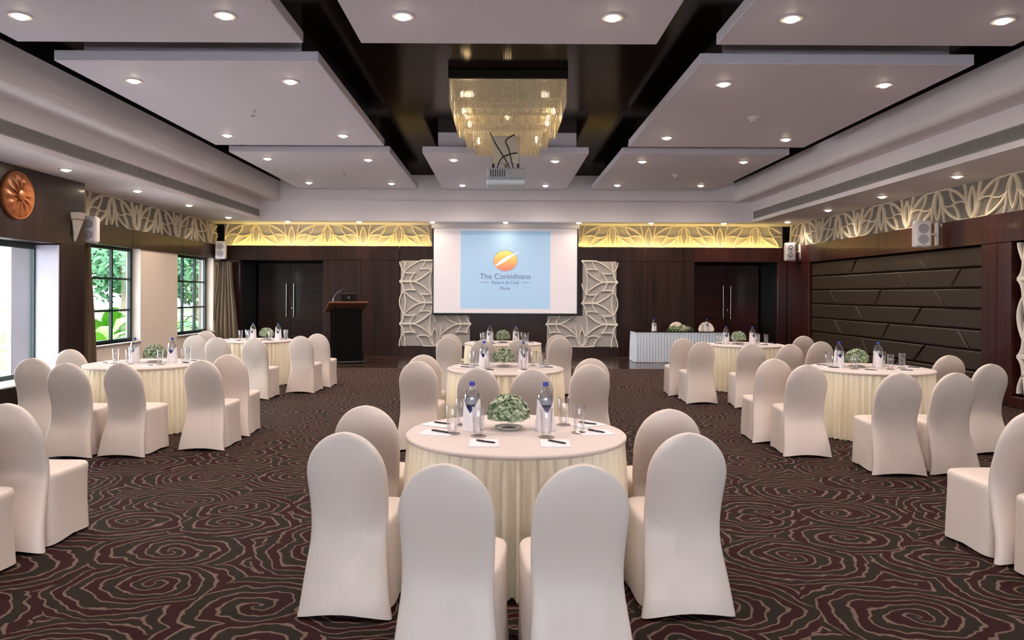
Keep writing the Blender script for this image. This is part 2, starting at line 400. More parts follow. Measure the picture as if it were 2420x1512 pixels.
for x0, x1, mt in ((-7.5, -5.0, 'wood_v'), (-5.0, -2.72, 'wood_v'), (-2.72, .15, 'wood_v'), (.15, 3.1, 'wood_v'), (3.1, 5.13, 'wood_v'), (5.13, 7.6, 'wood_red_v')):
    wpanel(x0, x1, ZD, ZB, mt)
core = MB()
for x0, x1 in ((-8.1, DL0), (DL1, DR0), (DR1, 8.3)): core.box(x0, x1, YB+.1, 21.45, 0, ZD)
core.box(-8.1, 8.3, YB+.1, 21.45, ZD, ZB-.06).box(-8.1, 8.3, YB+.36, 21.45, ZB-.06, 3.6)
core.build('wall_core', M['black'], wb)
base = MB()
for x0, x1 in ((-7.5, DL0), (DL1, -2.72), (3.1, DR0), (DR1, 7.6)): base.box(x0, x1, YB-.015, YB, .001, .10)
struct('baseboard_back', base, M['wood_v'])
# dark plinth under the carved panels
struct('trim_9', MB().box(-2.74, 3.12, YB-.10, YB, .001, .25), M['wood_v'])

YD = 20.96
def double_door(n, x0, mat, label):
    d = empty('door_%d' % n, (x0 + .93, YD, 0)); d['kind'] = 'structure'
    for s in (-1, 1):
        lf = MB().bbox(min(0, s*.925)+.003, max(0, s*.925)-.003, 0, .06, .012, 2.5, .004).build('door_leaf', M[mat], d)
        hd = MB().tube([(s*.105, -.07, .98), (s*.105, -.07, 1.92)], .018, 12).tube([(s*.105, -.07, 1.1), (s*.105, 0, 1.1)], .012).tube([(s*.105, -.07, 1.8), (s*.105, 0, 1.8)], .012)
        hd.build('handle', M['steel'], lf, 40)
    MB().bbox(.02, .05, -.012, 0, 1.20, 1.26, .003).build('lock', M['steel'], d)
double_door(1, -6.93, 'wood_h', '')
double_door(2, 5.47, 'wood_red', '')

# ---------- right wall: wood cladding, padded panel field, carved screen recess
wr = struct('wall_right', MB().box(7.95, 8.2, YR, 21.4, 0, 3.6), M['black'])
def rpanel(y0, y1, z0, z1, mat='wood_red_v', x=XR, t=.34):
    MB().bbox(x, x+t, y0+.003, y1-.003, z0+.003, z1-.003, .006).build('wood_panel', M[mat], wr)
PY0, PY1, PZ0, PZ1 = 11.67, 18.19, .10, 2.46
LY0, LY1, LZ0, LZ1 = 8.2, 10.97, .17, 2.47
for y0, y1 in ((PY1, 19.6), (10.97, 11.3), (11.3, PY0), (6.5, LY0), (4.5, 6.5), (2.5, 4.5), (.5, 2.5), (-2, .5), (-4.4, -2)): rpanel(y0, y1, 0, 2.47)
for y0, y1 in ((PY0, 15.0), (15.0, PY1)): rpanel(y0, y1, 0, PZ0)
rpanel(LY0, LY1, 0, LZ0)
ys = [19.6, 17.2, 14.8, 12.4, 10.0, 7.6, 5.2, 2.8, .4, -2, -4.4]
for a, b_ in zip(ys[1:], ys): rpanel(a, b_, 2.47, ZB)
# slanted padded panels, seven rows
def pxd(cx): return XR*F/(1850 + cx/2.4386 - VX)
rows = [[(185,215),(405,375),(755,800)], [(650,705),(1005,950)], [(260,298),(545,515),(855,915)], [(405,450),(775,725)],
        [(285,325),(590,555),(985,1050)], [(440,470),(795,735)], [(300,330),(640,590),(930,990)]]
rh = (PZ1 - PZ0)/7
padm = {}
for i, rw_ in enumerate(rows):
    zt, zb = PZ1 - i*rh, PZ1 - (i+1)*rh
    js = [(PY1, PY1)] + [(pxd(a), pxd(b_)) for a, b_ in rw_] + [(PY0, PY0)]
    for (t0, b0), (t1, b1) in zip(js, js[1:]):
        g = .007; e = .035; x0 = XR + .30; xf = XR + .06 + random.uniform(-.008, .012); xm = xf + .028
        out = [(t0-g, zt-g), (t1+g, zt-g), (b1+g, zb+g), (b0-g, zb+g)]
        cy = sum(p[0] for p in out)/4; inn = [(t0-g-e, zt-g-e*.7), (t1+g+e, zt-g-e*.7), (b1+g+e, zb+g+e*.7), (b0-g-e, zb+g+e*.7)]
        mb = MB().loft([[(x0, y, z) for y, z in out], [(xm, y, z) for y, z in out],
                        [(xf+.012, (y*.6+u*.4), (z*.6+v_*.4)) for (y, z), (u, v_) in zip(out, inn)], [(xf, y, z) for y, z in inn]])
        mb.build('padded_panel', M['pad'], wr)

# ---------- left wall: near wood block with deep glazed opening, window wall beyond
XN = -7.15; YN = 12.63
wl = struct('wall_left', MB().box(-8.1, -7.75, YN-.6, 21.4, 2.55, 3.6), M['black'])
OP = [(7.6, 11.93)]            # openings in the near block
OZ0, OZ1 = .30, 2.43
nbk = MB()
prev = YN
for y0, y1 in OP:
    MB().bbox(-7.95, XN, y1, prev, 0, OZ1, .006).build('wood_panel', M['wood_v'], wl); prev = y0
MB().bbox(-7.95, XN, YR, prev, 0, OZ1, .006).build('wood_panel', M['wood_v'], wl)
for y0, y1 in OP:
    MB().bbox(-7.95, XN, y0, y1, 0, OZ0-.03, .006).build('wood_panel', M['wood_v'], wl)
for a, b_ in ((9.6, YN), (6.5, 9.6), (3.4, 6.5), (.3, 3.4), (YR, .3)):
    MB().bbox(-7.95, XN, a, b_, OZ1, ZS, .006).build('wood_panel', M['wood_v'], wl)
wn = 0
for y0, y1 in OP:
    wn += 1
    wnd = MB()
    xg = -7.58
    k = 4; st = (y1 - y0)/k
    wnd.box(xg-.04, xg+.04, y0, y1, OZ1-.09, OZ1).box(xg-.04, xg+.04, y0, y1, OZ0, OZ0+.07)
    wo = struct('window_%d' % wn, wnd, M['frame'])
    for i in range(k+1):
        c = y0 + i*st
        MB().box(xg-.04, xg+.04, max(y0, c-.05), min(y1, c+.05), OZ0+.07, OZ1-.09).build('mullion', M['frame'], wo)
    for i in range(k):
        MB().box(xg-.006, xg+.006, y0+i*st+.05, y0+(i+1)*st-.05, OZ0+.07, OZ1-.09).build('pane', M['pane'], wo)
    MB().bbox(-7.95, XN+.12, y0-.03, y1+.0, OZ0-.03, OZ0, .008).build('sill', M['trim'], wo)
M['jamb'] = plain('lilac_jamb_daylight_sheen', (.40, .37, .46), .3)
struct('trim_11', MB().box(-7.54, XN-.012, 11.905, 11.929, OZ0, OZ1-.02), M['jamb'])  # added lining; daylight sheen on the dark jamb is put into its lilac
# far window wall
W1 = (12.95, 15.30); W2 = (17.05, 19.15); WZ0, WZ1 = .66, 2.55
cw = MB().box(-7.8, XL, YN, YB, 0, WZ0).box(-7.8, XL, YN, W1[0], WZ0, WZ1).box(-7.8, XL, W1[1], W2[0], WZ0, WZ1).box(-7.8, XL, W2[1], YB+.3, WZ0, WZ1)
cw.build('plaster_wall', M['cream_wall'], wl)
for a, b_ in ((YN, 14.9), (14.9, 17.2), (17.2, YB)):
    MB().bbox(-7.8, XL+.04, a+.003, b_-.003, WZ1, ZB, .006).build('wood_panel', M['wood_v'], wl)
for y0, y1 in (W1, W2):
    wn += 1; xg = -7.70
    f = MB().box(xg-.03, xg+.03, y0, y1, WZ1-.06, WZ1).box(xg-.03, xg+.03, y0, y1, WZ0, WZ0+.06)
    f.box(xg-.03, xg+.03, y0, y0+.07, WZ0+.06, WZ1-.06).box(xg-.03, xg+.03, y1-.10, y1, WZ0+.06, WZ1-.06)
    wo = struct('window_%d' % wn, f, M['frame'])
    k = 3; st = (y1-y0)/k; zr = (WZ1-WZ0)/3
    for i in range(1, k): MB().box(xg-.025, xg+.025, y0+i*st-.03, y0+i*st+.03, WZ0+.06, WZ1-.06).build('mullion', M['frame'], wo)
    for j in range(1, 3): MB().box(xg-.02, xg+.02, y0+.07, y1-.10, WZ0+j*zr-.022, WZ0+j*zr+.022).build('glazing_bar', M['frame'], wo)
    for i in range(k):
        for j in range(3):
            a, b_ = y0+i*st+.03, y0+(i+1)*st-.03
            MB().box(xg-.005, xg+.005, max(a, y0+.07), min(b_, y1-.10), WZ0+j*zr+.022, WZ0+(j+1)*zr-.022).build('pane', M['pane'], wo)
    MB().bbox(-7.8, XL+.05, y0-.03, y1+.03, WZ0-.03, WZ0, .006).build('sill', M['trim'], wo)

# ================================================================== SUSPENDED CEILING PANELS AND LIGHTS
cols_ = {'left': (-5.04, -2.07), 'centre': (-1.47, 1.60), 'right': (2.22, 5.30)}
rws = {'far': (13.58, 18.2), 'middle': (8.27, 12.95), 'near': (3.0, 7.65), 'overhead': (-2.1, 2.4)}
for rn, (y0, y1) in rws.items():
    for cn, (x0, x1) in cols_.items():
        if rn == 'middle' and cn == 'centre': continue
        o = empty('ceiling_panel', ((x0+x1)/2, (y0+y1)/2, ZP), 0, 'white suspended ceiling panel with downlights, %s column, %s row' % (cn, rn), 'ceiling panel', 'suspended ceiling panels')
        hx, hy = (x1-x0)/2, (y1-y0)/2
        MB().bbox(-hx, hx, -hy, hy, 0, .12, .006).build('slab', M['paint'], o)
        MB().box(-hx+.28, hx-.22, -hy+.12, hy-.3, .12, ZC-ZP).build('hanger_box', M['black'], o)
        MB().box(-hx+.28, hx-.22, -hy+.105, -hy+.119, .12, ZC-ZP).build('hanger_front', M['paint'], o)

mesh_trim = MB().lathe([(.068, 0), (.072, -.012), (.10, -.012), (.105, -.004), (.105, 0)], 24, cap0=False, cap1=False).mesh('trim_ring', M['trim'], 50)
mesh_lens = MB().lathe([(.060, -.006), (.055, -.020), (.040, -.030), (.02, -.035), (.001, -.036)], 20, cap0=True).mesh('lens', M['lens'], 180)
LAMP = bpy.data.lights.new('downlight_lamp', 'SPOT'); LAMP.energy = 135; LAMP.color = (1, .85, .75); LAMP.spot_size = R(165); LAMP.spot_blend = 1.0; LAMP.shadow_soft_size = .07
LAMP_W = bpy.data.lights.new('wallwash_lamp', 'SPOT'); LAMP_W.energy = 75; LAMP_W.color = (1, .84, .64); LAMP_W.spot_size = R(160); LAMP_W.spot_blend = 1.0; LAMP_W.shadow_soft_size = .06
LAMP_S = LAMP_W.copy(); LAMP_S.name = 'screen_soffit_lamp'; LAMP_S.energy = 17
def downlight(p, label, group, lamp):
    o = empty('downlight', p, 0, label, 'downlight', group)
    place(mesh_trim, 'trim_ring', o); place(mesh_lens, 'lens', o)
    l = bpy.data.objects.new('lamp', lamp); col.objects.link(l); l.parent = o; l.location = (0, 0, -.05)
PL = {('left','near'): [(48,37),(531,36)], ('left','middle'): [(316,190),(686,192),(537,319),(811,320)], ('left','far'): [(632,374),(870,377),(730,431),(925,433)],
      ('centre','near'): [(952,38),(1448,41)], ('centre','far'): [(1072,377),(1312,380),(1093,437),(1289,438)],
      ('right','near'): [(1870,44),(2370,48)], ('right','middle'): [(1710,198),(2089,200),(1576,325),(1857,329)], ('right','far'): [(1518,381),(1757,382),(1459,437),(1656,438)]}
cor = ['near left corner', 'near right corner', 'far left corner', 'far right corner']
for (cn, rn), pts in PL.items():
    for i, (px, py) in enumerate(pts):
        c = cor[i] if len(pts) == 4 else cor[i+2]
        p = at_z(px, py, ZP)
        downlight(p, 'warm recessed downlight, %s of %s %s ceiling panel' % (c, cn, rn), 'ceiling panel downlights', LAMP)
for cn, (x0, x1) in cols_.items():          # lights of the same panels above and behind the camera
    for yy, rn in ((3.7, 'near'),):
        for i, xx in enumerate((x0+.62, x1-.62)):
            downlight((xx, yy, ZP), 'warm recessed downlight above the picture, %s near corner of %s near ceiling panel' % (('left', 'right')[i], cn), 'ceiling panel downlights', LAMP)
ordn = ['first', 'second', 'third', 'fourth', 'fifth', 'sixth', 'seventh']
for i, (px, py) in enumerate([(156,400),(325,450),(447,484),(540,513)]):
    downlight(at_z(px, py, ZS), 'small warm downlight in left soffit, %s from the camera' % ordn[i], 'soffit downlights', LAMP_W)
for i, (px, py) in enumerate([(2262,416),(2085,464),(1957,496),(1861,524)]):
    downlight(at_z(px, py, ZS), 'small warm downlight in right soffit, %s from the camera' % ordn[i], 'soffit downlights', LAMP_W)
for i, px in enumerate([679,848,1021,1194,1367,1538,1710]):
    downlight(Vector(((px-VX)*19.0/F, 19.0, ZS)), 'small warm downlight over the back wall, %s from the left' % ordn[i], 'soffit downlights', LAMP_S if 1000 < px < 1400 else LAMP_W)
for yy in (8.0, 5.0):
    for s, nm in ((-6.75, 'left'), (7.0, 'right')):
        downlight((s, yy, ZS), 'small warm downlight in %s soffit beside the camera, %s' % (nm, 'farther' if yy > 6 else 'nearer'), 'soffit downlights', LAMP_W)

# smoke detectors / sprinklers
for (px, py), nm, kind in (((598,262),'left middle',0), ((814,408),'left far',0), ((1780,276),'right middle',1), ((1597,412),'right far',1)):
    p = at_z(px, py, ZP)
    o = empty('smoke_detector' if kind else 'sprinkler_head', p, 0, ('white smoke detector under the %s ceiling panel' if kind else 'small chrome sprinkler head under the %s ceiling panel') % nm, 'detector' if kind else 'sprinkler')
    if kind:
        MB().lathe([(.075, 0), (.078, -.02), (.062, -.035)], 20).build('base', M['trim'], o, 40)
        MB().lathe([(.045, -.035), (.048, -.055), (.03, -.075), (.005, -.078)], 20).build('sensor', M['trim'], o, 40)
    else:
        MB().lathe([(.05, 0), (.045, -.012), (.02, -.018)], 18).build('escutcheon', M['trim'], o, 40)
        MB().tube([(0,0,-.018), (0,0,-.07)], .012).build('stem', M['steel'], o, 40)
        MB().lathe([(.034, -.07), (.034, -.076)], 12).build('deflector', M['vent'], o)

# air grilles in both fascias
def vent(x, s, label):
    y_end = 18.75
    o = empty('air_grille', (x, 0, 3.61), 0, label, 'air vent', 'long air grilles')
    MB().box(-.004 if s > 0 else 0, 0 if s > 0 else .004, 1.0, y_end, 0, .16).build('throat', M['vent_dark'], o)
    MB().box(min(0, s*.014), max(0, s*.014), 1.0, y_end, -.012, .006).box(min(0, s*.014), max(0, s*.014), 1.0, y_end, .154, .172).build('frame', M['vent'], o)
    L_ = 17.75/20
    sl = MB()
    for k in range(9): z = .012 + k*.0162; sl.box(0, .010, 0, L_-.012, z, z+.009)
    for k in range(28): yv = (k+.5)*(L_-.012)/28; sl.box(.002, .007, yv-.003, yv+.003, .006, .154)
    sl.box(0, .012, L_-.012, L_, .006, .154)
    ms = sl.mesh('slat_section', M['vent'])
    for k in range(20): place(ms, 'slat_section', o, (0 if s > 0 else -.012, 1.0 + k*L_, 0))
vent(SL, 1, 'long grey air grille in the left soffit fascia')
vent(SR, -1, 'long grey air grille in the right soffit fascia')

# ================================================================== CARVED LOTUS FRIEZES
def arc(p0, p1, b, n=10):
    p0 = Vector(p0); p1 = Vector(p1); d = p1 - p0; nrm = Vector((-d.y, d.x)).normalized()
    return [p0 + d*t + nrm*(b*4*t*(1-t)*(1.15 - .3*t)) for t in [i/n for i in range(n+1)]]
def rib(mb, pts, w0=.036, w1=.024, dep=.05):
    """ribbon in the u,v plane standing out towards -y, chamfered front"""
    n = len(pts); rings = []
    for i, p in enumerate(pts):
        d = (pts[min(i+1, n-1)] - pts[max(i-1, 0)]).normalized(); nr = Vector((-d.y, d.x))
        t = i/(n-1); w = (w0 + (w1-w0)*t)/2
        a, b_, c, d_ = p - nr*w, p - nr*w*.55, p + nr*w*.55, p + nr*w
        rings.append([(a.x, 0, a.y), (a.x, -dep*.65, a.y), (b_.x, -dep, b_.y), (c.x, -dep, c.y), (d_.x, -dep*.65, d_.y), (d_.x, 0, d_.y)])
    mb.loft(rings)
# motifs: each piece is a list of (start, end, bulge, width) ribs in a plane, root of the motif at the origin pointing up
def both(pieces):
    out = []
    for pc in pieces:
        out.append(pc)
        out.append([((-p0[0], p0[1]), (-p1[0], p1[1]), -b_, w_) for p0, p1, b_, w_ in pc])
    return out
FRZ = [[((0,0), (0,.53), .085, .034), ((0,0), (0,.53), -.085, .034)]] + both([
       [((.02,.02), (.15,.27), -.03, .040), ((.15,.27), (.21,.585), .015, .034)],
       [((.15,.26), (.51,.28), .045, .032), ((.51,.28), (.35,.015), -.03, .032), ((.35,.015), (.03,.0), .0, .03)],
       [((.14,.26), (.67,.575), .045, .034)],
       [((.33,.01), (.86,.33), -.055, .034)]])
PP = 1.12
PAN = [[((0,0), (0,.40), 0, .055)]] + both([
       [((0,0), (.25,.11), .035, .042), ((.25,.11), (.243,.43), .03, .036), ((.243,.43), (.0,.28), .03, .036)],
       [((0,.38), (.31,.85), .035, .040)]]) + [
       [((.25,.11), (PP-.25,.11), .045, .036), ((.25,.11), (PP-.25,.11), -.11, .036)]]
def piece_pts(pc): return [(arc(p0, p1, b_, 9), w_) for p0, p1, b_, w_ in pc]
_cache = {}
def motif(parent, spec, u, v, ang, s, mat, bounds, use=None, y=0, wk=1.0, dep=.05):
    ca, sa = math.cos(ang), math.sin(ang)
    for i, pc in enumerate(spec):
        if use is not None and i not in use: continue
        runs = []; whole = True
        for pts, w_ in piece_pts(pc):
            run = []; best = []
            for p in pts:
                x = u + s*(p.x*ca + p.y*sa); z = v + s*(-p.x*sa + p.y*ca)
                if bounds[0] <= x <= bounds[1] and bounds[2] <= z <= bounds[3]: run.append(p)
                else: whole = False; best = max(best, run, key=len); run = []
            best = max(best, run, key=len)
            if len(best) > 2: runs.append((best, w_))
        if not runs: continue
        key = (id(spec), i, mat.name, wk)
        if whole and key in _cache: me = _cache[key]
        else:
            mb = MB()
            for pts, w_ in runs: rib(mb, pts, w_*wk, w_*wk*.8, dep)
            me = mb.mesh('petal', mat)
            if whole: _cache[key] = me
        place(me, 'petal', parent, (u, y + .0008*i, v), (0, ang, 0), (s, 1, s))
def frieze(loc, rz, length, label, phase, bmat, mat='rib'):
    o = empty('carved_frieze', loc, rz, label, 'frieze', 'carved lotus friezes')
    h = ZS - ZB
    MB().box(0, length, 0, .04, 0, h).build('backing', M[bmat], o)
    bd = (.02, length-.02, -.01, h+.01); P = 1.93; k = -2
    while phase + k*P/2 < length + .9:
        u = phase + k*P/2
        if k % 2 == 0: motif(o, FRZ, u, .005, 0, 1.0, M[mat], bd)
        else: motif(o, FRZ, u, h-.005, PI, 1.0, M[mat], bd, None, .009)
        k += 1
    return o
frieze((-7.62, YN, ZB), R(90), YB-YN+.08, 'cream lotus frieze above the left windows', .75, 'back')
frieze((-7.5, YB+.30, ZB), 0, 5.62, 'amber lit lotus frieze on back wall, left of the screen', 1.83, 'back_pale')  # backing paler on the back wall: cove light is put into its colour
frieze((2.03, YB+.30, ZB), 0, 5.56, 'amber lit lotus frieze on back wall, right of the screen', 1.93, 'back_pale')
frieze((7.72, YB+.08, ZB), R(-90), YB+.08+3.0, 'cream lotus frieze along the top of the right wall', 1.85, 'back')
struct('trim_10', MB().box(-1.88, 2.03, YB+.29, YB+.355, ZB, ZS), M['wood_v'])
# cove strips tucked behind the top edge of the wood
for x0, x1, nm in ((-7.3, -1.9, 'left'), (2.04, 7.4, 'right')):
    s_ = MB().box(x0, x1, YB+.108, YB+.130, ZB-.045, ZB-.02).build('cove_strip', M['led'])
    tag(s_, 'amber light strip hidden behind the wood ledge, %s of the screen' % nm, 'strip light')

def carved_panel(xe, sg, label):
    """L-shaped relief: tall column at the outer edge xe, foot reaching inwards below the screen"""
    z0, z1, zs_ = .25, 2.53, 1.08; W_, W2_ = .96, 1.90
    o = empty('lotus_wall_relief', (0, YB-.07, 0), 0, label, 'wall panel', 'carved reliefs by the screen')
    def X(a, b_): return tuple(sorted((xe + sg*a, xe + sg*b_)))
    a, b_ = X(.03, W_-.03); c, d = X(W_-.03, W2_-.03)
    MB().bbox(a, b_, 0, .068, z0+.01, z1, .012).build('backing', M['back_pale'], o)
    MB().bbox(c, d, 0, .068, z0+.01, zs_, .012).build('backing', M['back_pale'], o)
    bd = (*X(-.02, W_), z0, z1+.01)
    for z in (-.27, .853, 1.973): motif(o, PAN, xe, z, R(90)*sg, 1, M['rib_pale'], bd, None if sg < 0 else (0,1,2,3,4))
    for z in (-.27, .853, 1.973):
        if sg > 0: motif(o, PAN, xe, z + PP, R(90)*sg, 1, M['rib_pale'], bd, (5,))
    for z in (1.413, 2.533): motif(o, PAN, xe + sg*W_, z, R(-90)*sg, 1, M['rib_pale'], bd, (0,1,2,3,4), .006)
    for z in (.293, 1.413): motif(o, PAN, xe + sg*W_, z + (0 if sg > 0 else PP), R(-90)*sg, 1, M['rib_pale'], bd, (5,), .006)
    bd2 = (*X(.05, W2_+.01), z0, zs_)
    motif(o, FRZ, xe + sg*.94, z0+.01, 0, .92, M['rib_pale'], bd2, (0,1,2,3,4), .004)
    bd3 = (*X(W_+.05, W2_+.02), z0, zs_)
    motif(o, PAN, xe + sg*W2_, .853, R(-90)*sg, .95, M['rib_pale'], bd3, (0,1,2,3,4), .002)
    motif(o, PAN, xe + sg*W2_, .853 - (PP if sg > 0 else -PP)*.95*(1 if sg < 0 else 0) - 0, R(-90)*sg, .95, M['rib_pale'], bd3, (5,), .002)
carved_panel(-2.70, 1, 'pale carved lotus relief left of the projection screen')
carved_panel(3.08, -1, 'pale carved lotus relief right of the projection screen')
# carved relief in the dark recess of the right wall
o = empty('carved_screen', (XR+.10, LY1, 0), R(-90), 'tall white carved lotus relief set in a dark recess of the right wall', 'wall panel')
MB().box(.22, LY1-LY0-.1, 0, .03, LZ0+.06, LZ1-.06).build('backing', M['back_pale'], o)
bd = (.02, LY1-LY0-.05, LZ0, LZ1)
for k in range(3):
    for z in (-.39, .76, 1.91):
        motif(o, PAN, .07 + k*.96, z, R(90), 1.02, M['rib_pale'], bd, (0,1,2,3,4), .003*k, 1.6, .07)
        motif(o, PAN, .07 + k*.96, z + PP*1.02, R(90), 1.02, M['rib_pale'], bd, (5,), .003*k, 1.6, .07)
    for z in (.185, 1.335, 2.485):
        motif(o, PAN, .07 + (k+1)*.96, z, R(-90), 1.02, M['rib_pale'], bd, (0,1,2,3,4), .004 + .003*k, 1.6, .07)

# ================================================================== SCREEN, PROJECTOR, CHANDELIER
YSC = 19.42
S = empty('projection_screen', (0, YSC, 0), 0, 'large white pull-down projection screen showing a blue slide', 'screen')
sx0, sx1, sz0, sz1 = -1.82, 2.02, 1.12, 3.40
MB().box(sx0+.03, sx1-.03, 0, .006, sz0+.03, sz1).build('screen_sheet', M['screen'], S)
MB().box(sx0, sx0+.03, -.004, .010, sz0, sz1).build('side_border', M['black'], S)
MB().box(sx1-.03, sx1, -.004, .010, sz0, sz1).build('side_border', M['black'], S)
MB().bbox(sx0, sx1, -.02, .025, sz0-.02, sz0+.03, .008).build('bottom_bar', M['black'], S)
MB().bbox(sx0-.03, sx1+.03, -.06, .06, sz1-.02, ZS, .01).build('case', M['trim'], S)
bx0, bx1, bz0, bz1 = (1088-VX)*YSC/F, (1300-VX)*YSC/F, 1.27, 3.32
sl = MB().box(bx0, bx1, -.004, 0, bz0, bz1).build('slide_picture', M['screen_blue'], S); sl['label'] = 'pale blue projected slide'
gx, gz = (1194-VX)*YSC/F, H + (VY-616)*YSC/F
def disc(mb, rx, rz, y, n=40, cx=0, cz=0): mb.prism([(cx+rx*math.cos(2*PI*i/n), cz+rz*math.sin(2*PI*i/n)) for i in range(n)], 'y', y, y+.003)
mb = MB(); disc(mb, .325, .285, -.006); mb.build('logo_ring', M['ring_grey'], S, None, (gx, 0, gz))
mb = MB(); disc(mb, .305, .265, -.008); mb.build('logo_globe', M['globe'], S, None, (gx, 0, gz))
pts = [(-.27,-.17), (-.1,-.03), (.12,.10), (.40,.25), (.14,.13), (-.04,.05), (-.2,-.08)]
MB().prism([(-.28,-.16), (-.13,-.09), (.05,.02), (.20,.13), (.42,.26), (.22,.18), (.02,.10), (-.15,-.01)], 'y', -.012, -.009).build('logo_swoosh', M['swoosh'], S, None, (gx, 0, gz))
def text(s, x, z, size, mat, parent, y=-.008, ext=.001):
    c = bpy.data.curves.new('lettering', 'FONT'); c.body = s; c.size = size; c.align_x = 'CENTER'; c.extrude = ext
    o = bpy.data.objects.new('tmp', c); col.objects.link(o)
    bpy.context.view_layer.update()
    m = bpy.data.meshes.new_from_object(o.evaluated_get(bpy.context.evaluated_depsgraph_get()))
    bpy.data.objects.remove(o); m.name = 'lettering'; m.materials.clear(); m.materials.append(mat)
    t = place(m, 'lettering', parent, (x, y, z), (R(90), 0, 0)); return t
def zt(py): return H + (VY-py)*YSC/F
text('The Corinthians', gx, zt(659), .205, M['logo_text'], S)
text('Resort & Club', gx, zt(671), .125, M['logo_text'], S)
text('Pune', gx, zt(685), .13, M['logo_text'], S)
for a, b_ in ((-.64, -.43), (.43, .64)): MB().box(gx+a, gx+b_, -.006, -.004, zt(668), zt(668)+.012).build('logo_rule', M['logo_text'], S)

# chandelier
cx, cy = .075, 10.6
C = empty('chandelier', (cx, cy, ZC), 0, 'stepped gold crystal chandelier hung over the centre aisle', 'chandelier')
MB().bbox(-.80, .80, -.80, .80, -.13, -.001, .01).build('canopy', M['mirror_dark'], C)
tiers = [(.775, -.13, -.47), (.735, -.38, -.62), (.60, -.55, -.80), (.47, -.72, -.93)]
for ti, (r, z1, z0) in enumerate(tiers):
    mb = MB(); n = int(r*2/.021)
    rr = .0085
    for s in range(4):
        for k in range(n):
            t = -r + (k+.5)*2*r/n
            px_, py_ = ((t, -r), (r, t), (t, r), (-r, t))[s]
            zz = z0 + random.uniform(-.012, .012)
            mb.loft([[(px_+q*math.cos(a), py_+q*math.sin(a), z) for a in (0, PI/2, PI, 3*PI/2)] for z, q in ((z1, rr*.6), (z1-.03, rr), (zz+.04, rr), (zz, rr*.2))])
    c_ = mb.build('crystal_tier', M['crystal'], C); c_['kind'] = 'stuff'
    MB().box(-r-.012, r+.012, -r-.012, -r+.012, z1-.01, z1+.012).box(-r-.012, r+.012, r-.012, r+.012, z1-.01, z1+.012).box(-r-.012, -r+.012, -r, r, z1-.01, z1+.012).box(r-.012, r+.012, -r, r, z1-.01, z1+.012).build('tier_frame', M['brushed_gold'], C)
mb = MB()
for i in range(26):
    for j in range(26):
        u, v = -.45 + i*.036, -.45 + j*.036
        zz = -.93 - .04*(1 - max(abs(u), abs(v))/.47)
        mb.loft([[(u+q*math.cos(a), v+q*math.sin(a), z) for a in (0, PI/2, PI, 3*PI/2)] for z, q in ((-.86, .006), (zz+.03, .009), (zz, .002))])
b_ = mb.build('crystal_base', M['crystal'], C); b_['kind'] = 'stuff'
bm_ = MB().lathe([(.006, -.04), (.024, -.02), (.030, 0), (.022, .03), (.008, .05)], 12).mesh('bulb', M['bulb'], 180)
CL = bpy.data.lights.new('chandelier_lamp', 'POINT'); CL.energy = 4; CL.color = (1, .74, .40); CL.shadow_soft_size = .05
for bx_, by_, bz_ in ((-.62, -.62, -.30), (-.60, -.60, -.52), (.62, -.62, -.52), (-.52, -.52, -.68), (.54, -.52, -.66), (.40, -.40, -.86), (-.40, -.40, -.88), (.62, .62, -.3), (-.62, .62, -.3), (0, 0, -.45)):
    place(bm_, 'bulb', C, (bx_, by_, bz_))
    if bz_ > -.6:
        l = bpy.data.objects.new('lamp', CL); col.objects.link(l); l.parent = C; l.location = (bx_*.9, by_*.9, bz_+.02)

# projector on a plate mount under the chandelier
pc = at_d(1195, 418, 9.72)
Pj = empty('projector', (pc.x, pc.y, pc.z-.13), 0, 'grey and white ceiling projector hanging below the chandelier', 'projector')
psh = MB().bbox(-.245, .245, -.20, .24, .07, .22, .02).build('shell', M['projector'], Pj)
MB().bbox(-.25, .26, -.21, .25, 0, .07, .018).build('bottom_cover', M['projector_w'], Pj)
MB().lathe([(.05, 0), (.055, .03), (.045, .05)], 18).build('lens', M['black'], Pj, 40).matrix_local = Matrix.Translation((-.1, .23, .14)) @ Matrix.Rotation(R(-90), 4, 'X')
for k in range(7): MB().box(-.20+k*.03, -.185+k*.03, -.206, -.198, .10, .19).build('vent_slot', M['black'], psh)
MB().box(.02, .22, -.206, -.199, .095, .195).build('socket_panel', M['vent'], psh)
MB().bbox(-.175, .175, -.03, .0, .30, .66, .006).build('mount_plate', M['brushed_gold'], Pj)
for xx in (-.165, .165): MB().tube([(xx, .02, .21), (xx, .02, .40)], .016).build('mount_arm', M['black'], Pj, 40)
MB().tube([(0, .1, .2), (0, .30, .6), (0, .6, .75)], .025).build('mount_pole', M['steel'], Pj, 40)
def cable(pts): 
    out = []; P_ = [Vector(p) for p in pts]
    for i in range(len(P_)-1):
        p0 = P_[max(i-1,0)]; p1 = P_[i]; p2 = P_[i+1]; p3 = P_[min(i+2, len(P_)-1)]
        for t in [k/6 for k in range(6)]:
            out.append(.5*((2*p1)+(p2-p0)*t+(2*p0-5*p1+4*p2-p3)*t*t+(3*p1-p0-3*p2+p3)*t**3))
    return out + [P_[-1]]
for pts in ([(-.12,-.05,.22), (-.06,-.06,.36), (.05,-.05,.42), (.15,-.05,.44)], [(.06,-.05,.22), (.0,-.06,.34), (-.13,-.05,.55), (-.21,-.06,.70)], [(.1,-.05,.23), (.04,-.06,.48), (.0,-.05,.6), (.12,-.06,.68)]):
    MB().tube(cable(pts), .008, 6).build('cable', M['pen'], Pj, 60)

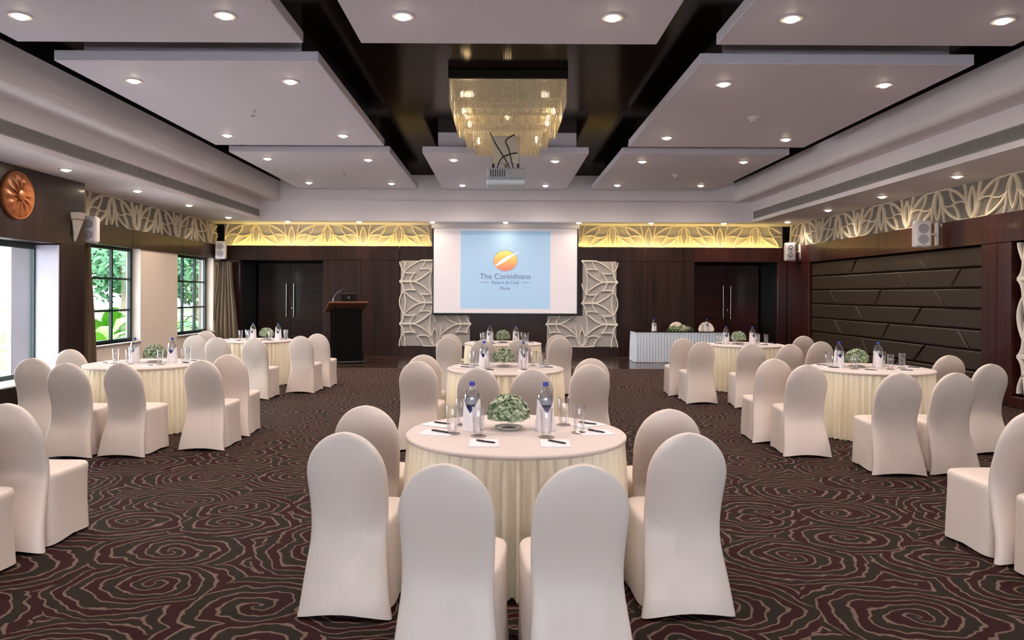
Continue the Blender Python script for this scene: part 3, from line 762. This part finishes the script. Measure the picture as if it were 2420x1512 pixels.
# ================================================================== WALL FITTINGS
o = empty('wall_medallion', (XN+.001, 10.85, 3.07), R(90), 'round carved copper-brown medallion on the dark left wall', 'wall decor')
mb = MB(); n = 48
def med(r, i, y): a = 2*PI*i/n; return (r*math.cos(a), y, r*math.sin(a))
prof = [(.36, 0), (.36, -.03), (.345, -.045), (.33, -.04)]
rings = [[med(r, i, y) for i in range(n)] for r, y in prof]
for r, base_, amp in ((.30, -.05, .004), (.24, -.06, .010), (.18, -.065, .014), (.12, -.062, .014), (.09, -.055, .006)):
    rings.append([med(r, i, base_ - amp*(1 if i % 4 < 2 else -1)) for i in range(n)])
mb.loft(rings); mb.build('carved_disc', M['copper'], o, 25)
MB().loft([[med(r, i, y) for i in range(n)] for r, y in ((.085, -.05), (.08, -.085), (.05, -.10), (.015, -.105))]).build('boss', M['copper'], o, 40)
o = empty('wall_sconce', (XN, 12.32, 2.5), R(90), 'tapered frosted wall sconce at the corner of the dark wall', 'sconce')
MB().loft([[(-.01,-.0,.0),(.01,-.0,.0),(.01,-.02,.0),(-.01,-.02,.0)], [(-.12,0,.48),(.12,0,.48),(.10,-.14,.48),(-.10,-.14,.48)]]).build('shade', M['sconce'], o)
for z in (.10, .36): MB().box(-.25*z-.003, .25*z+.003, -.3*z-.012, 0, z, z+.012).build('band', M['copper'], o)
MB().box(-.09, .09, -.012, 0, .1, .5).build('back_plate', M['black'], o)

def speaker(loc, rz, label, wall_dx):
    o = empty('wall_speaker', loc, rz, label, 'speaker', 'white wall speakers')
    MB().bbox(-.13, .13, -.11, .11, 0, .46, .025).build('cabinet', M['speaker'], o, 30)
    g = MB().bbox(-.105, .105, -.118, -.108, .03, .43, .004).build('grille', M['speaker'], o)
    for z, r in ((.32, .085), (.135, .085)):
        mb = MB(); mb.lathe([(r, 0), (r*.9, .006), (r*.4, .002), (r*.3, .008), (.002, .01)], 24)
        q = mb.build('driver', M['grille_sp'], g, 40); q.location = (0, -.117, z); q.rotation_euler = (R(90), 0, 0)
    MB().bbox(-.02, .02, -.121, -.118, .045, .065, .001).build('badge', M['steel'], o)
    a, b_ = sorted((0, wall_dx))
    inv = Matrix.Rotation(-rz, 3, 'Z')
    e = inv @ Vector((wall_dx, 0, 0)); 
    MB().tube([(0, .08, .23), (e.x, e.y, .23)], .022).build('bracket_arm', M['speaker'], o, 40)
    pl = MB().bbox(-.012, .012, -.05, .05, .03, .43, .006).build('bracket_plate', M['speaker'], o); pl.location = (e.x*.97, e.y*.97, 0); pl.rotation_euler = (0, 0, -rz)
speaker((-7.24, 12.95, 2.52), R(12), 'white wall speaker between the sconce and the first window', -.26)
speaker((-7.30, 19.15, 2.53), R(12), 'white wall speaker in the back left corner above the curtain', -.20)
speaker((7.34, 18.75, 2.53), R(-12), 'white wall speaker in the back right corner', .26)
speaker((7.33, 12.85, 2.50), R(-14), 'white wall speaker above the padded panels on the right wall', .27)

def curtain(loc, rz, width, h, label, seed, pinch):
    rnd = random.Random(seed)
    o = empty('curtain', loc, rz, label, 'curtain', 'brown curtains')
    n = 60; rings = []
    ph = [rnd.uniform(0, 6.28) for _ in range(3)]
    for j in range(15):
        t = j/14; z = h*t
        ww = width*(1 - pinch*math.exp(-((t-.98)/.5)**2)) * (1.0 + .15*(1-t))
        rg = []
        for side in (1, -1):
            for i in range(n):
                u = (i/(n-1) - .5) if side == 1 else (.5 - i/(n-1))
                dy = .045*math.sin(u*38 + ph[0]) + .02*math.sin(u*17 + ph[1] + t*2)
                rg.append((u*ww, dy - side*.006, z))
        rings.append(rg)
    MB().loft(rings).build('drape', M['curtain'], o, 60)
    MB().tube([(-width*.5, 0, h+.01), (width*.5, 0, h+.01)], .018).build('curtain_rod', M['black'], o, 40)
curtain((-7.36, 12.98, .01), R(80), .52, 2.50, 'brown curtain hanging on the near side of the first window', 3, .55)
curtain((-7.26, 19.33, .01), R(20), .62, 2.46, 'brown curtain gathered in the corner beside the second window', 5, .45)

# ================================================================== CHAIRS
def superellipse(hx, hy, cx, cy, z, n, e):
    r = []
    for i in range(n):
        a = 2*PI*i/n; c, s = math.cos(a), math.sin(a)
        r.append((cx + hx*math.copysign(abs(c)**(2/e), c), cy + hy*math.copysign(abs(s)**(2/e), s), z))
    return r
def chair_meshes(seed):
    rnd = random.Random(seed); n = 56
    p1, p2, p3 = [rnd.uniform(0, 6.28) for _ in range(3)]
    def wob(p, amt):
        x, y, z = p
        return (x + amt*(math.sin(9*z + p1 + 4*y)), y + amt*(math.sin(11*x + 5*z + p2) + .6*math.sin(23*x - 9*z + p3)), z)
    # backrest hood with its rear panel reaching the floor
    zs = .70; zt_ = .945; rows_ = []
    for k in range(14): rows_.append(.004 + (zs-.004)*k/14)
    for k in range(13): rows_.append(zs + (zt_-zs)*math.sin(PI/2*k/12.5))
    rings = []
    for z in rows_:
        if z <= zs:
            t = z/zs
            hw = .245 - .045*min(1, t*1.9)**.8 + .008*max(0, t-.6)/.4
            ht = .030 + .012*(1-t)
        else:
            q = (z-zs)/(zt_-zs); hw = .208*math.sqrt(max(0, 1-q**2.15)); ht = .030*(1 - .35*q**3)
        yc = -.055 + .115*math.exp(-((z-.46)/.27)**2)
        e = 3.2
        rg = superellipse(max(hw, .004), ht, 0, yc, z, n, e)
        lift = .03*max(0, 1 - z/.12)
        rg = [wob((x, y, zz + lift*(1-(x/.25)**2)*(1 if z < .1 else 0)), .003 if z < .9 else .001) for x, y, zz in rg]
        rings.append(rg)
    back = MB().loft(rings, False, True).mesh('backrest_cover', M['cover'], 180)
    # seat with skirt to the floor
    rings = []
    prof = [(.006, 1.0, 1.0), (.08, .992, .99), (.2, .975, .97), (.32, .962, .955), (.40, .958, .95), (.435, .965, .96), (.455, .955, .95), (.467, .92, .915), (.473, .82, .82), (.476, .5, .5), (.477, .1, .1)]
    for z, a, b_ in prof:
        hx, hy = .228*a, .255*b_
        rg = superellipse(hx, hy, 0, .275, z, n, 5.5)
        lift = .022 if z < .05 else 0
        rg = [wob((x, y, zz + lift*(1 - abs(x)/.24*abs(y-.275)/.26)), .0035) for x, y, zz in rg]
        rings.append(rg)
    seat = MB().loft(rings, False, True).mesh('seat_cover', M['cover'], 180)
    return back, seat
CH = [chair_meshes(s) for s in (1, 2, 3, 4)]
nch = [0]
def chair(x, y, rot, label, group='white covered banquet chairs'):
    b_, s = CH[nch[0] % 4]; nch[0] += 1
    o = empty('banquet_chair', (x, y, 0), R(rot), label, 'chair', group)
    place(b_, 'backrest_cover', o); place(s, 'seat_cover', o)
    return o
W = 'white covered chair at the '
CHAIRS = {
 'front centre table': [(-.228,3.11,-6,'left of the two nearest backs'), (.339,3.11,4,'right of the two nearest backs'), (-.79,3.79,-4,'left side, nearer one'), (.96,3.82,3,'right side, nearer one'), (-.85,4.68,-1,'left side, farther one'), (1.04,4.6,1,'right side, farther one')],
 'second centre table': [(-.22,7.1,-3,'left of the two near backs'), (.29,7.0,3,'right of the two near backs'), (-.87,7.76,-5,'left side, nearer one'), (.90,7.5,4,'right side, nearer one'), (-.90,8.58,-1,'left side, farther one'), (1.0,8.2,1,'right side, farther one')],
 'third centre table': [(-.28,11.4,-3,'left of the two near backs'), (.27,11.4,3,'right of the two near backs'), (-.87,12.1,-3,'left side, nearer one'), (.96,12.1,4,'right side, nearer one'), (-.90,13.0,-1,'left side, farther one'), (.99,12.95,0,'right side, farther one')],
 'near left table': [(-5.0,7.9,4,'leftmost of the front row'), (-4.31,7.35,3,'second of the front row'), (-3.80,7.42,-4,'third of the front row'), (-3.13,7.75,-2,'fourth of the front row'), (-3.13,8.5,2,'right side, farther one'), (-5.33,9.15,0,'left side, farther one')],
 'far left table': [(-3.83,11.45,-4,'third of the front row'), (-3.31,12.2,-4,'right side, nearer one'), (-3.22,12.95,-2,'right side, farther one'), (-4.52,11.75,3,'second of the front row'), (-5.1,12.3,3,'left side, nearer one'), (-5.48,13.7,2,'left side, farther one')],
 'near right table': [(3.05,8.26,-2,'left side, farther one'), (3.13,7.56,-4,'left side, nearer one'), (3.66,6.8,-4,'left of the front pair'), (4.2,6.85,3,'right of the front pair'), (5.12,7.75,4,'right side, nearer one'), (5.36,8.85,1,'right side, farther one')],
 'far right table': [(2.97,12.05,-2,'left side, farther one'), (3.05,11.22,3,'left side, nearer one'), (3.66,10.8,-4,'left of the front pair'), (4.20,10.75,2,'right of the front pair'), (5.30,12.95,1,'right side, farther one'), (4.93,11.4,3,'right side, nearer one')],
}
for tn, lst in CHAIRS.items():
    for x, y, r, nm in lst: chair(x, y, r, W + tn + ', ' + nm)
chair(-3.12, 4.70, -2, 'white covered chair cut by the left edge of the picture, back visible')
chair(-3.14, 3.97, 0, 'white covered chair at lower left edge, only its seat showing')
chair(3.28, 4.58, 2, 'white covered chair cut by the right edge of the picture, back visible')
chair(3.29, 3.93, 0, 'white covered chair at lower right edge, only its seat showing')

# ================================================================== TABLES
TZ = .79; TR_ = .68
def skirt_mesh():
    rnd = random.Random(11); npl = 56; b = [0]
    for i in range(npl): b.append(b[-1] + rnd.uniform(.7, 1.3))
    tot = b[-1]; angs = []
    for i in range(npl):
        for q in range(10): angs.append(((b[i] + (b[i+1]-b[i])*q/10)/tot*2*PI, q/10, rnd.random() if q == 0 else None, i))
    amp_i = [rnd.uniform(.7, 1.4) for _ in range(npl)]
    rings = []
    for z in (.008, .1, .25, .4, .55, .68, .74, .768):
        t = 1 - z/.77; rg = []
        for a, q, _, i in angs:
            w_ = .5 - .5*math.cos(2*PI*q); w_ = w_**.7
            amp = (.018 + .050*min(1, t*3))*amp_i[i]
            r = TR_ - .012 + amp*(w_ - .75) + .012*t
            sk = .012*math.sin(2*PI*q)*t
            rg.append((r*math.cos(a+sk), r*math.sin(a+sk), z))
        rings.append(rg)
    return MB().loft(rings, False, False).mesh('pleated_skirt', M['skirt'], 180)
SK = skirt_mesh()
TOP = MB().lathe([(TR_-.006, .762), (TR_+.002, .768), (TR_+.003, .782), (TR_-.004, .788), (TR_-.02, TZ), (TR_*.5, TZ), (.001, TZ)], 96, cap0=False).mesh('table_top_cloth', M['cloth'], 60)
LEG = MB().lathe([(.32, 0), (.30, .03), (.05, .06), (.045, .72), (.3, .75)], 24).mesh('pedestal', M['black'], 40)
TABLES = {'front centre table': (.094, 4.60), 'second centre table': (.05, 8.62), 'third centre table': (.03, 13.0),
          'near left table': (-4.33, 8.97), 'far left table': (-4.52, 13.5), 'near right table': (4.42, 8.8), 'far right table': (4.28, 12.98)}
desc = {'front centre table': 'nearest to the camera', 'second centre table': 'second of the centre column', 'third centre table': 'below the screen, last of the centre column',
        'near left table': 'in front of the first window', 'far left table': 'near the lectern', 'near right table': 'in front of the padded panels', 'far right table': 'near the head table'}
for tn, (x, y) in TABLES.items():
    o = empty('round_table', (x, y, 0), random.uniform(0, 6), 'round banquet table in pleated cream skirt, ' + desc[tn], 'table', 'round banquet tables')
    place(TOP, 'table_top_cloth', o); place(SK, 'pleated_skirt', o); place(LEG, 'pedestal', o)

# ------------------------------------------------------------------ tabletop things
def bottle_parts():
    body = MB().lathe([(.040, 0), (.046, .006), (.046, .11), (.0465, .155), (.050, .185), (.0485, .215), (.040, .243), (.026, .262), (.0145, .275), (.0135, .283)], 28).mesh('bottle_body', M['bottle'], 60)
    cap = MB().lathe([(.0165, .281), (.0175, .284), (.0175, .303), (.015, .307)], 20).mesh('cap', M['cap'], 40)
    lab = MB().lathe([(.0472, .085), (.0475, .12), (.0485, .153)], 28, cap0=False, cap1=False).mesh('bottle_label', M['blue_label'], 60)
    n = 48; rings = []
    for j in range(7):
        t = j/6; rg = []
        for i in range(n):
            a = 2*PI*i/n; fr = math.sin(a - PI)      # front at a = -pi/2 (towards -y)
            fa = abs(((a + PI/2 + PI) % (2*PI)) - PI)      # angular distance from the front
            top = .112 + .085*min(1, fa/1.15)
            z = .002 + (top-.002)*t
            fold = .003*math.sin(a*7) * (1-t)
            r = .0565 - .0045*t + fold + .004*(1-t)
            r *= 1 + .04*math.cos(4*a)*(1-t)
            rg.append((r*math.cos(a), r*math.sin(a), z))
        rings.append(rg)
    inner = [[(x*.975, y*.975, z) for x, y, z in rg] for rg in reversed(rings)]
    nap = MB().loft(rings + inner, False, False).mesh('napkin_wrap', M['napkin'], 60)
    return body, cap, lab, nap
BOT = bottle_parts()
def bottle(x, y, z, rz, label):
    o = empty('water_bottle', (x, y, z), R(rz), label, 'bottle', 'napkin-wrapped water bottles')
    for m_, nm in zip(BOT, ('bottle_body', 'cap', 'bottle_label', 'napkin_wrap')): place(m_, nm, o)
TUM = MB().lathe([(.001, .014), (.026, .014), (.029, .02), (.036, .17), (.0375, .172), (.0385, .170), (.031, .006), (.029, 0), (.001, 0)], 24, cap0=False, cap1=False).mesh('tumbler', M['tumbler'], 50)
COA = MB().lathe([(.046, 0), (.048, .002), (.048, .005), (.044, .006), (.001, .006)], 24).mesh('coaster', M['coaster'], 40)
PAD = MB().bbox(-.085, .085, -.105, .105, 0, .006, .001).mesh('notepad', M['paper'])
PEN = MB().tube([(-.065, 0, .006), (-.06, 0, .006), (.055, 0, .006), (.068, 0, .006)], lambda i: (.004, .005, .005, .0015)[i], 8).mesh('pen', M['pen'], 40)
PENC = MB().box(-.055, -.015, -.001, .001, .011, .0135).mesh('clip', M['steel'])
def flowers(seed, r, h, mats, z0, nl):
    rnd = random.Random(seed); mbs = [MB() for _ in mats]
    for i in range(nl):
        a = rnd.uniform(0, 2*PI); e = math.asin(rnd.uniform(-.25, 1))
        k = rnd.uniform(.86, 1.05)
        c = Vector((r*k*math.cos(e)*math.cos(a), r*k*math.cos(e)*math.sin(a), z0 + h*k*math.sin(e)))
        nrm = Vector((math.cos(e)*math.cos(a), math.cos(e)*math.sin(a), math.sin(e) + .2)).normalized()
        nrm = (nrm + Vector((rnd.uniform(-.6,.6), rnd.uniform(-.6,.6), rnd.uniform(-.4,.6)))).normalized()
        u = nrm.orthogonal().normalized(); u.rotate(Matrix.Rotation(rnd.uniform(0, 6.28), 3, nrm)); v = nrm.cross(u)
        L_, w_ = rnd.uniform(.014, .026), rnd.uniform(.009, .015)
        p = [c - u*L_, c - v*w_ + nrm*.004, c + u*L_, c + v*w_ + nrm*.004, c + nrm*.007]
        mbs[rnd.choices(range(len(mats)), [3, 2, 1][:len(mats)])[0]].add(p, [(0,1,4), (1,2,4), (2,3,4), (3,0,4)])
    return mbs
CORE = MB().lathe([(.06, .07), (.105, .085), (.112, .12), (.095, .17), (.05, .205), (.005, .212)], 20).mesh('foliage_core', M['leaf_c'], 60)
FL = [m_.mesh(nm, mt, 60) for m_, nm, mt in zip(flowers(5, .125, .115, [0,1,2], .10, 900), ('leaf_cluster', 'blossom_cluster', 'dark_leaf_cluster'), (M['leaf_a'], M['leaf_b'], M['leaf_c']))]
VASE = MB().lathe([(.055, .006), (.05, .012), (.014, .02), (.012, .045), (.05, .065), (.075, .085), (.072, .085), (.045, .068), (.001, .05)], 24, cap1=False).mesh('glass_foot', M['tumbler'], 50)
SAU = MB().lathe([(.06, 0), (.066, .003), (.088, .016), (.091, .019), (.086, .018), (.06, .006), (.001, .006)], 32).mesh('saucer', M['china'], 50)
def centrepiece(x, y, z, label):
    o = empty('flower_centrepiece', (x, y, z), random.uniform(0, 6), label, 'flowers', 'green flower centrepieces')
    place(SAU, 'saucer', o, (0, 0, 0)); place(VASE, 'glass_foot', o); place(CORE, 'foliage_core', o)
    for m_ in FL: q = place(m_, m_.name.split('.')[0], o); q['kind'] = 'stuff'
seats = ['far left', 'near left', 'front left', 'front right', 'near right', 'far right']
# (dx, dy) from the table centre of glass, pad, pad turn; measured on the front table
GL = [(-.33, .22), (-.37, -.06), (-.19, -.15), (.22, -.17), (.43, -.02), (.36, .26)]
PD = [(-.49, .24, 60), (-.48, -.05, 75), (-.19, -.36, 4), (.22, -.36, -6), (.49, -.02, -78), (.47, .26, -62)]
for tn, (x, y) in TABLES.items():
    fx = {'near left table': (358, .0), 'far left table': (626, 0), 'near right table': (2035, 0), 'far right table': (1750, 0)}.get(tn)
    ox = 0 if not fx else (fx[0]-VX)*y/F - x
    if tn == 'front centre table': ox = -.045
    if tn == 'second centre table': ox = -.02
    centrepiece(x + ox, y + .10, TZ, 'green and white flower dome on the ' + tn)
    db = .232
    bottle(x + ox - db, y + .06, TZ, -10, 'napkin-wrapped water bottle left of the flowers on the ' + tn)
    bottle(x + ox + db, y + .05, TZ, 8, 'napkin-wrapped water bottle right of the flowers on the ' + tn)
    for (gx_, gy_), (px_, py_, pr), sn in zip(GL, PD, seats):
        jx, jy = ox*.7 + random.uniform(-.012, .012), random.uniform(-.015, .015)
        c = place(COA, 'coaster', None, (x+gx_+jx, y+gy_+jy, TZ)); tag(c, 'small grey coaster at the %s place of the %s' % (sn, tn), 'coaster', 'glass coasters')
        g = place(TUM, 'tumbler', None, (x+gx_+jx, y+gy_+jy, TZ+.006)); tag(g, 'clear tumbler at the %s place of the %s' % (sn, tn), 'glass', 'clear tumblers')
        p = place(PAD, 'notepad', None, (x+px_, y+py_, TZ), (0, 0, R(pr + random.uniform(-6, 6)))); tag(p, 'white notepad at the %s place of the %s' % (sn, tn), 'notepad', 'notepads')
        q = empty('pen', (x+px_+.01, y+py_, TZ+.0065), R(-38 + random.uniform(-8, 8)), 'black pen lying on the %s notepad of the %s' % (sn, tn), 'pen', 'black pens')
        place(PEN, 'barrel', q); place(PENC, 'clip', q)

# ------------------------------------------------------------------ head table
hx0, hx1, hy0, hy1 = 3.27, 5.45, 17.95, 18.65
o = empty('head_table', ((hx0+hx1)/2, (hy0+hy1)/2, 0), 0, 'long head table with white pleated skirt before the right doors', 'table')
hw, hd = (hx1-hx0)/2, (hy1-hy0)/2
MB().bbox(-hw-.01, hw+.01, -hd-.01, hd+.01, .735, .76, .006).build('table_top', M['mirror_dark'], o)
per = []
rnd = random.Random(4)
def edge(ax, ay, bx2, by2, nn):
    L_ = math.hypot(bx2-ax, by2-ay); nx_, ny_ = (by2-ay)/L_, -(bx2-ax)/L_
    for i in range(nn):
        for q in range(8):
            t = (i + q/8)/nn; per.append((ax+(bx2-ax)*t, ay+(by2-ay)*t, nx_, ny_, q/8))
edge(-hw, -hd, hw, -hd, 30); edge(hw, -hd, hw, hd, 10); edge(hw, hd, -hw, hd, 30); edge(-hw, hd, -hw, -hd, 10)
rings = []
for z in (.008, .2, .45, .65, .71, .735):
    t = 1 - z/.735
    rings.append([(x + nx_*(.004+.022*min(1, t*2))*(.5-.5*math.cos(2*PI*q)), y + ny_*(.004+.022*min(1, t*2))*(.5-.5*math.cos(2*PI*q)), z) for x, y, nx_, ny_, q in per])
MB().loft(rings, False, False).build('pleated_skirt', M['skirt_white'], o, 180)
bottle(3.78, 18.2, .76, 0, 'napkin-wrapped water bottle at the left of the head table')
bottle(5.08, 18.2, .76, 0, 'napkin-wrapped water bottle at the right of the head table')
f = empty('flower_arrangement', (4.42, 18.15, .76), 0, 'low green and cream flower spray on the head table', 'flowers')
rnd2 = random.Random(9)
for nm, mt, seed, sx in (('leaf_cluster', M['leaf_c'], 21, 1), ('blossom_cluster', M['cream_flower'], 22, .8)):
    mb = MB()
    for m_ in flowers(seed, .17, .13, [0], .02, 420):
        mb.add([(x*1.9*sx, y*.8, max(.004, z)) for x, y, z in m_.v], m_.f)
    q = mb.build(nm, mt, f, 60); q['kind'] = 'stuff'
MB().lathe([(.15, .001), (.17, .04), (.12, .09), (.02, .12)], 20).build('foliage_core', M['leaf_c'], f, 60).scale = (1.7, .7, 1)
for xx, nm in ((4.86, 'left'), (4.02, 'x')):
    pass
c = place(COA, 'coaster', None, (4.95, 18.12, .76)); tag(c, 'small grey coaster on the head table', 'coaster', 'glass coasters')
g = place(TUM, 'tumbler', None, (4.95, 18.12, .766)); tag(g, 'clear tumbler on the head table', 'glass', 'clear tumblers')
chair(4.60, 19.30, 180, 'white covered chair behind the head table, nearer its flowers')
chair(5.38, 19.30, 176, 'white covered chair behind the head table, at its right end')

# ------------------------------------------------------------------ lectern, laptop, microphone
o = empty('lectern', (-3.62, 17.35, 0), R(24), 'black fronted lectern with a sloping brown wooden top', 'lectern')
prof = [(0, .385), (.12, .375), (.3, .345), (.6, .335), (.9, .335), (1.15, .335), (1.30, .33)]
poly = [(-w_, z) for z, w_ in prof] + [(w_, z) for z, w_ in reversed(prof)]
MB().prism(poly, 'y', -.02, .01).build('front_panel', M['matte_black'], o)
for s in (-1, 1):
    MB().prism([(0, 0), (.46, 0), (.42, .3), (.42, .9), (.46, 1.24), (0, 1.32)], 'x', s*.30-.02, s*.30+.02).build('side_panel', M['lectern_wood'] if s > 0 else M['mirror_dark'], o)
MB().box(-.30, .30, .01, .42, .55, .58).build('shelf', M['lectern_wood'], o)
MB().bbox(-.42, .42, -.06, .50, .002, .05, .01).build('base', M['black'], o)
tp = MB().bbox(-.46, .46, -.30, .30, 0, .05, .01).build('reading_top', M['lectern_wood'], o); tp.location = (0, .17, 1.31); tp.rotation_euler = (R(-22), 0, R(0))
lp = empty('laptop', (-3.60, 17.33, 1.452), R(24), 'black open laptop on the lectern, lid seen from behind', 'laptop')
q = MB().bbox(-.19, .19, 0, .26, 0, .022, .004).build('keyboard_base', M['black'], lp); q.rotation_euler = (R(-22), 0, 0)
q = MB().bbox(-.195, .195, -.012, 0, .0, .20, .004).build('lid', M['black'], lp); q.rotation_euler = (R(8), 0, 0)
MB().bbox(-.02, .02, -.016, -.012, .09, .12, .001).build('lid_badge', M['vent'], q)
mc = empty('microphone', (-3.98, 17.38, 1.40), 0, 'thin gooseneck microphone standing on the lectern', 'microphone')
MB().lathe([(.05, .0), (.045, .025), (.012, .035)], 16).build('base', M['black'], mc, 40)
MB().tube(cable([(0,0,.03), (.02,0,.15), (.10,0,.26), (.20,.0,.32)]), .007, 8).build('gooseneck', M['steel'], mc, 60)
MB().tube([(.20,0,.32), (.22,0,.325), (.27,0,.325), (.285,0,.325)], lambda i: (.012, .026, .026, .012)[i], 12).build('microphone_head', M['black'], mc, 60)

# ================================================================== GARDEN OUTSIDE THE LEFT WINDOWS
struct('floor.002', MB().box(-80, -8.15, -30, 90, -.4, -.3), M['grass'])
pv = MB().box(-60, -8.15, -6, 18.0, -.299, -.26).box(-60, -17.0, 18.0, 26.5, -.299, -.26).box(-70, -24.0, 26.5, 70, -.299, -.26).build('garden_path', M['paving']); tag(pv, 'pale paved terrace outside the left glazing', 'paving')
def leaf_blade(mb, base, d, up, L_, wd, droop, fold=.25, nseg=8):
    d = Vector(d).normalized(); base = Vector(base); side = d.cross(Vector((0, 0, 1))).normalized()
    for_ = []; p = base.copy(); el = up
    for i in range(nseg+1):
        t = i/nseg; w_ = wd*math.sin(PI*min(1, .06 + .94*t)**.8)**.8 if t < 1 else .002
        up_v = Vector((0,0,1))
        for_.append((p - side*w_ + up_v*w_*fold, p.copy(), p + side*w_ + up_v*w_*fold))
        p = p + (d*math.cos(el) + up_v*math.sin(el))*L_/nseg; el -= droop/nseg
    n = nseg+1; vs = [q for r in for_ for q in r]; fs = []
    for i in range(nseg): fs += [(i*3, i*3+1, i*3+4, i*3+3), (i*3+1, i*3+2, i*3+5, i*3+4)]
    mb.add(vs, fs)
def big_plant(name, x, y, n, L_, wd, mat, label, cat, seed, z=-.3, stem=.6):
    rnd = random.Random(seed); o = empty(name, (x, y, z), 0, label, cat, 'garden plants')
    MB().tube([(0,0,0), (.02,0,stem*.5), (0,0,stem)], .06).build('stem', M['trunk'], o, 60)
    for i in range(n):
        a = 2*PI*i/n*1.618 + rnd.uniform(-.3, .3); mb = MB()
        leaf_blade(mb, (0,0,stem*rnd.uniform(.6, 1)), (math.cos(a), math.sin(a), 0), rnd.uniform(.7, 1.35), L_*rnd.uniform(.8, 1.15), wd*rnd.uniform(.8, 1.1), rnd.uniform(1.0, 1.9))
        mb.build('leaf', M[mat], o, 180)
def bush(name, x, y, rx, ry, rz, zc, n, mat, label, cat, seed, size=.16, trunk=True):
    rnd = random.Random(seed); o = empty(name, (x, y, -.3), 0, label, cat, 'garden trees')
    if trunk: MB().tube([(0,0,0), (.1,.05,zc*.5), (0,0,zc)], lambda i: (.16,.12,.07)[i], 10).build('trunk', M['trunk'], o, 60)
    mb = MB()
    for i in range(n):
        v = Vector((rnd.gauss(0,1), rnd.gauss(0,1), rnd.gauss(0,1))).normalized()*rnd.uniform(.55, 1)
        k = 1 + .25*math.sin(5*v.x+seed)*math.sin(4*v.z+2*v.y)
        c = Vector((v.x*rx*k, v.y*ry*k, zc + v.z*rz*k))
        nr = (v + Vector((rnd.uniform(-.7,.7), rnd.uniform(-.7,.7), rnd.uniform(-.4,.9)))).normalized(); u = nr.orthogonal().normalized()
        u.rotate(Matrix.Rotation(rnd.uniform(0, 6.28), 3, nr)); w_ = nr.cross(u); s_ = size*rnd.uniform(.6, 1.3)
        mb.add([c-u*s_, c-w_*s_*.5, c+u*s_, c+w_*s_*.5], [(0,1,2,3)])
    q = mb.build('foliage', M[mat], o); q['kind'] = 'stuff'
for i, (x, y, n, L_, wd, mat, lb) in enumerate([(-10.2, 18.9, 9, 1.2, .20, 'banana', 'bright green broad-leaved plant close outside the first window'),
        (-11.6, 21.6, 9, 1.6, .24, 'banana', 'tall bright green broad-leaved plant behind the first window'),
        (-12.6, 24.4, 10, 1.5, .22, 'banana', 'broad-leaved plant far behind the first window'),
        (-9.5, 23.3, 10, 1.1, .13, 'palm', 'dark green fan of leaves outside the second window, nearer'),
        (-10.4, 25.6, 11, 1.4, .14, 'palm', 'palm-like plant outside the second window, middle distance'),
        (-11.2, 28.6, 11, 1.6, .16, 'palm', 'palm-like plant farther off behind the second window')]):
    big_plant('garden_plant', x, y, n, L_, wd, mat, lb, 'plant', 40+i, stem=.5+.10*i)
for i, (x, y, rx, ry, rz, zc, lb) in enumerate([(-16.0, 31.0, 1.9, 1.9, 1.5, 3.1, 'leafy garden tree seen through the first window'),
        (-20.0, 41.0, 2.4, 2.4, 1.9, 3.6, 'wide leafy tree far behind the first window'), (-15.0, 36.0, 1.8, 1.9, 1.9, 3.1, 'leafy tree seen through the second window'),
        (-18.5, 47.0, 2.6, 2.6, 2.2, 3.8, 'distant leafy tree beyond the second window')]):
    bush('garden_tree', x, y, rx, ry, rz, zc, 2000, 'tree', lb, 'tree', 60+i)
print('objects', len(bpy.data.objects))
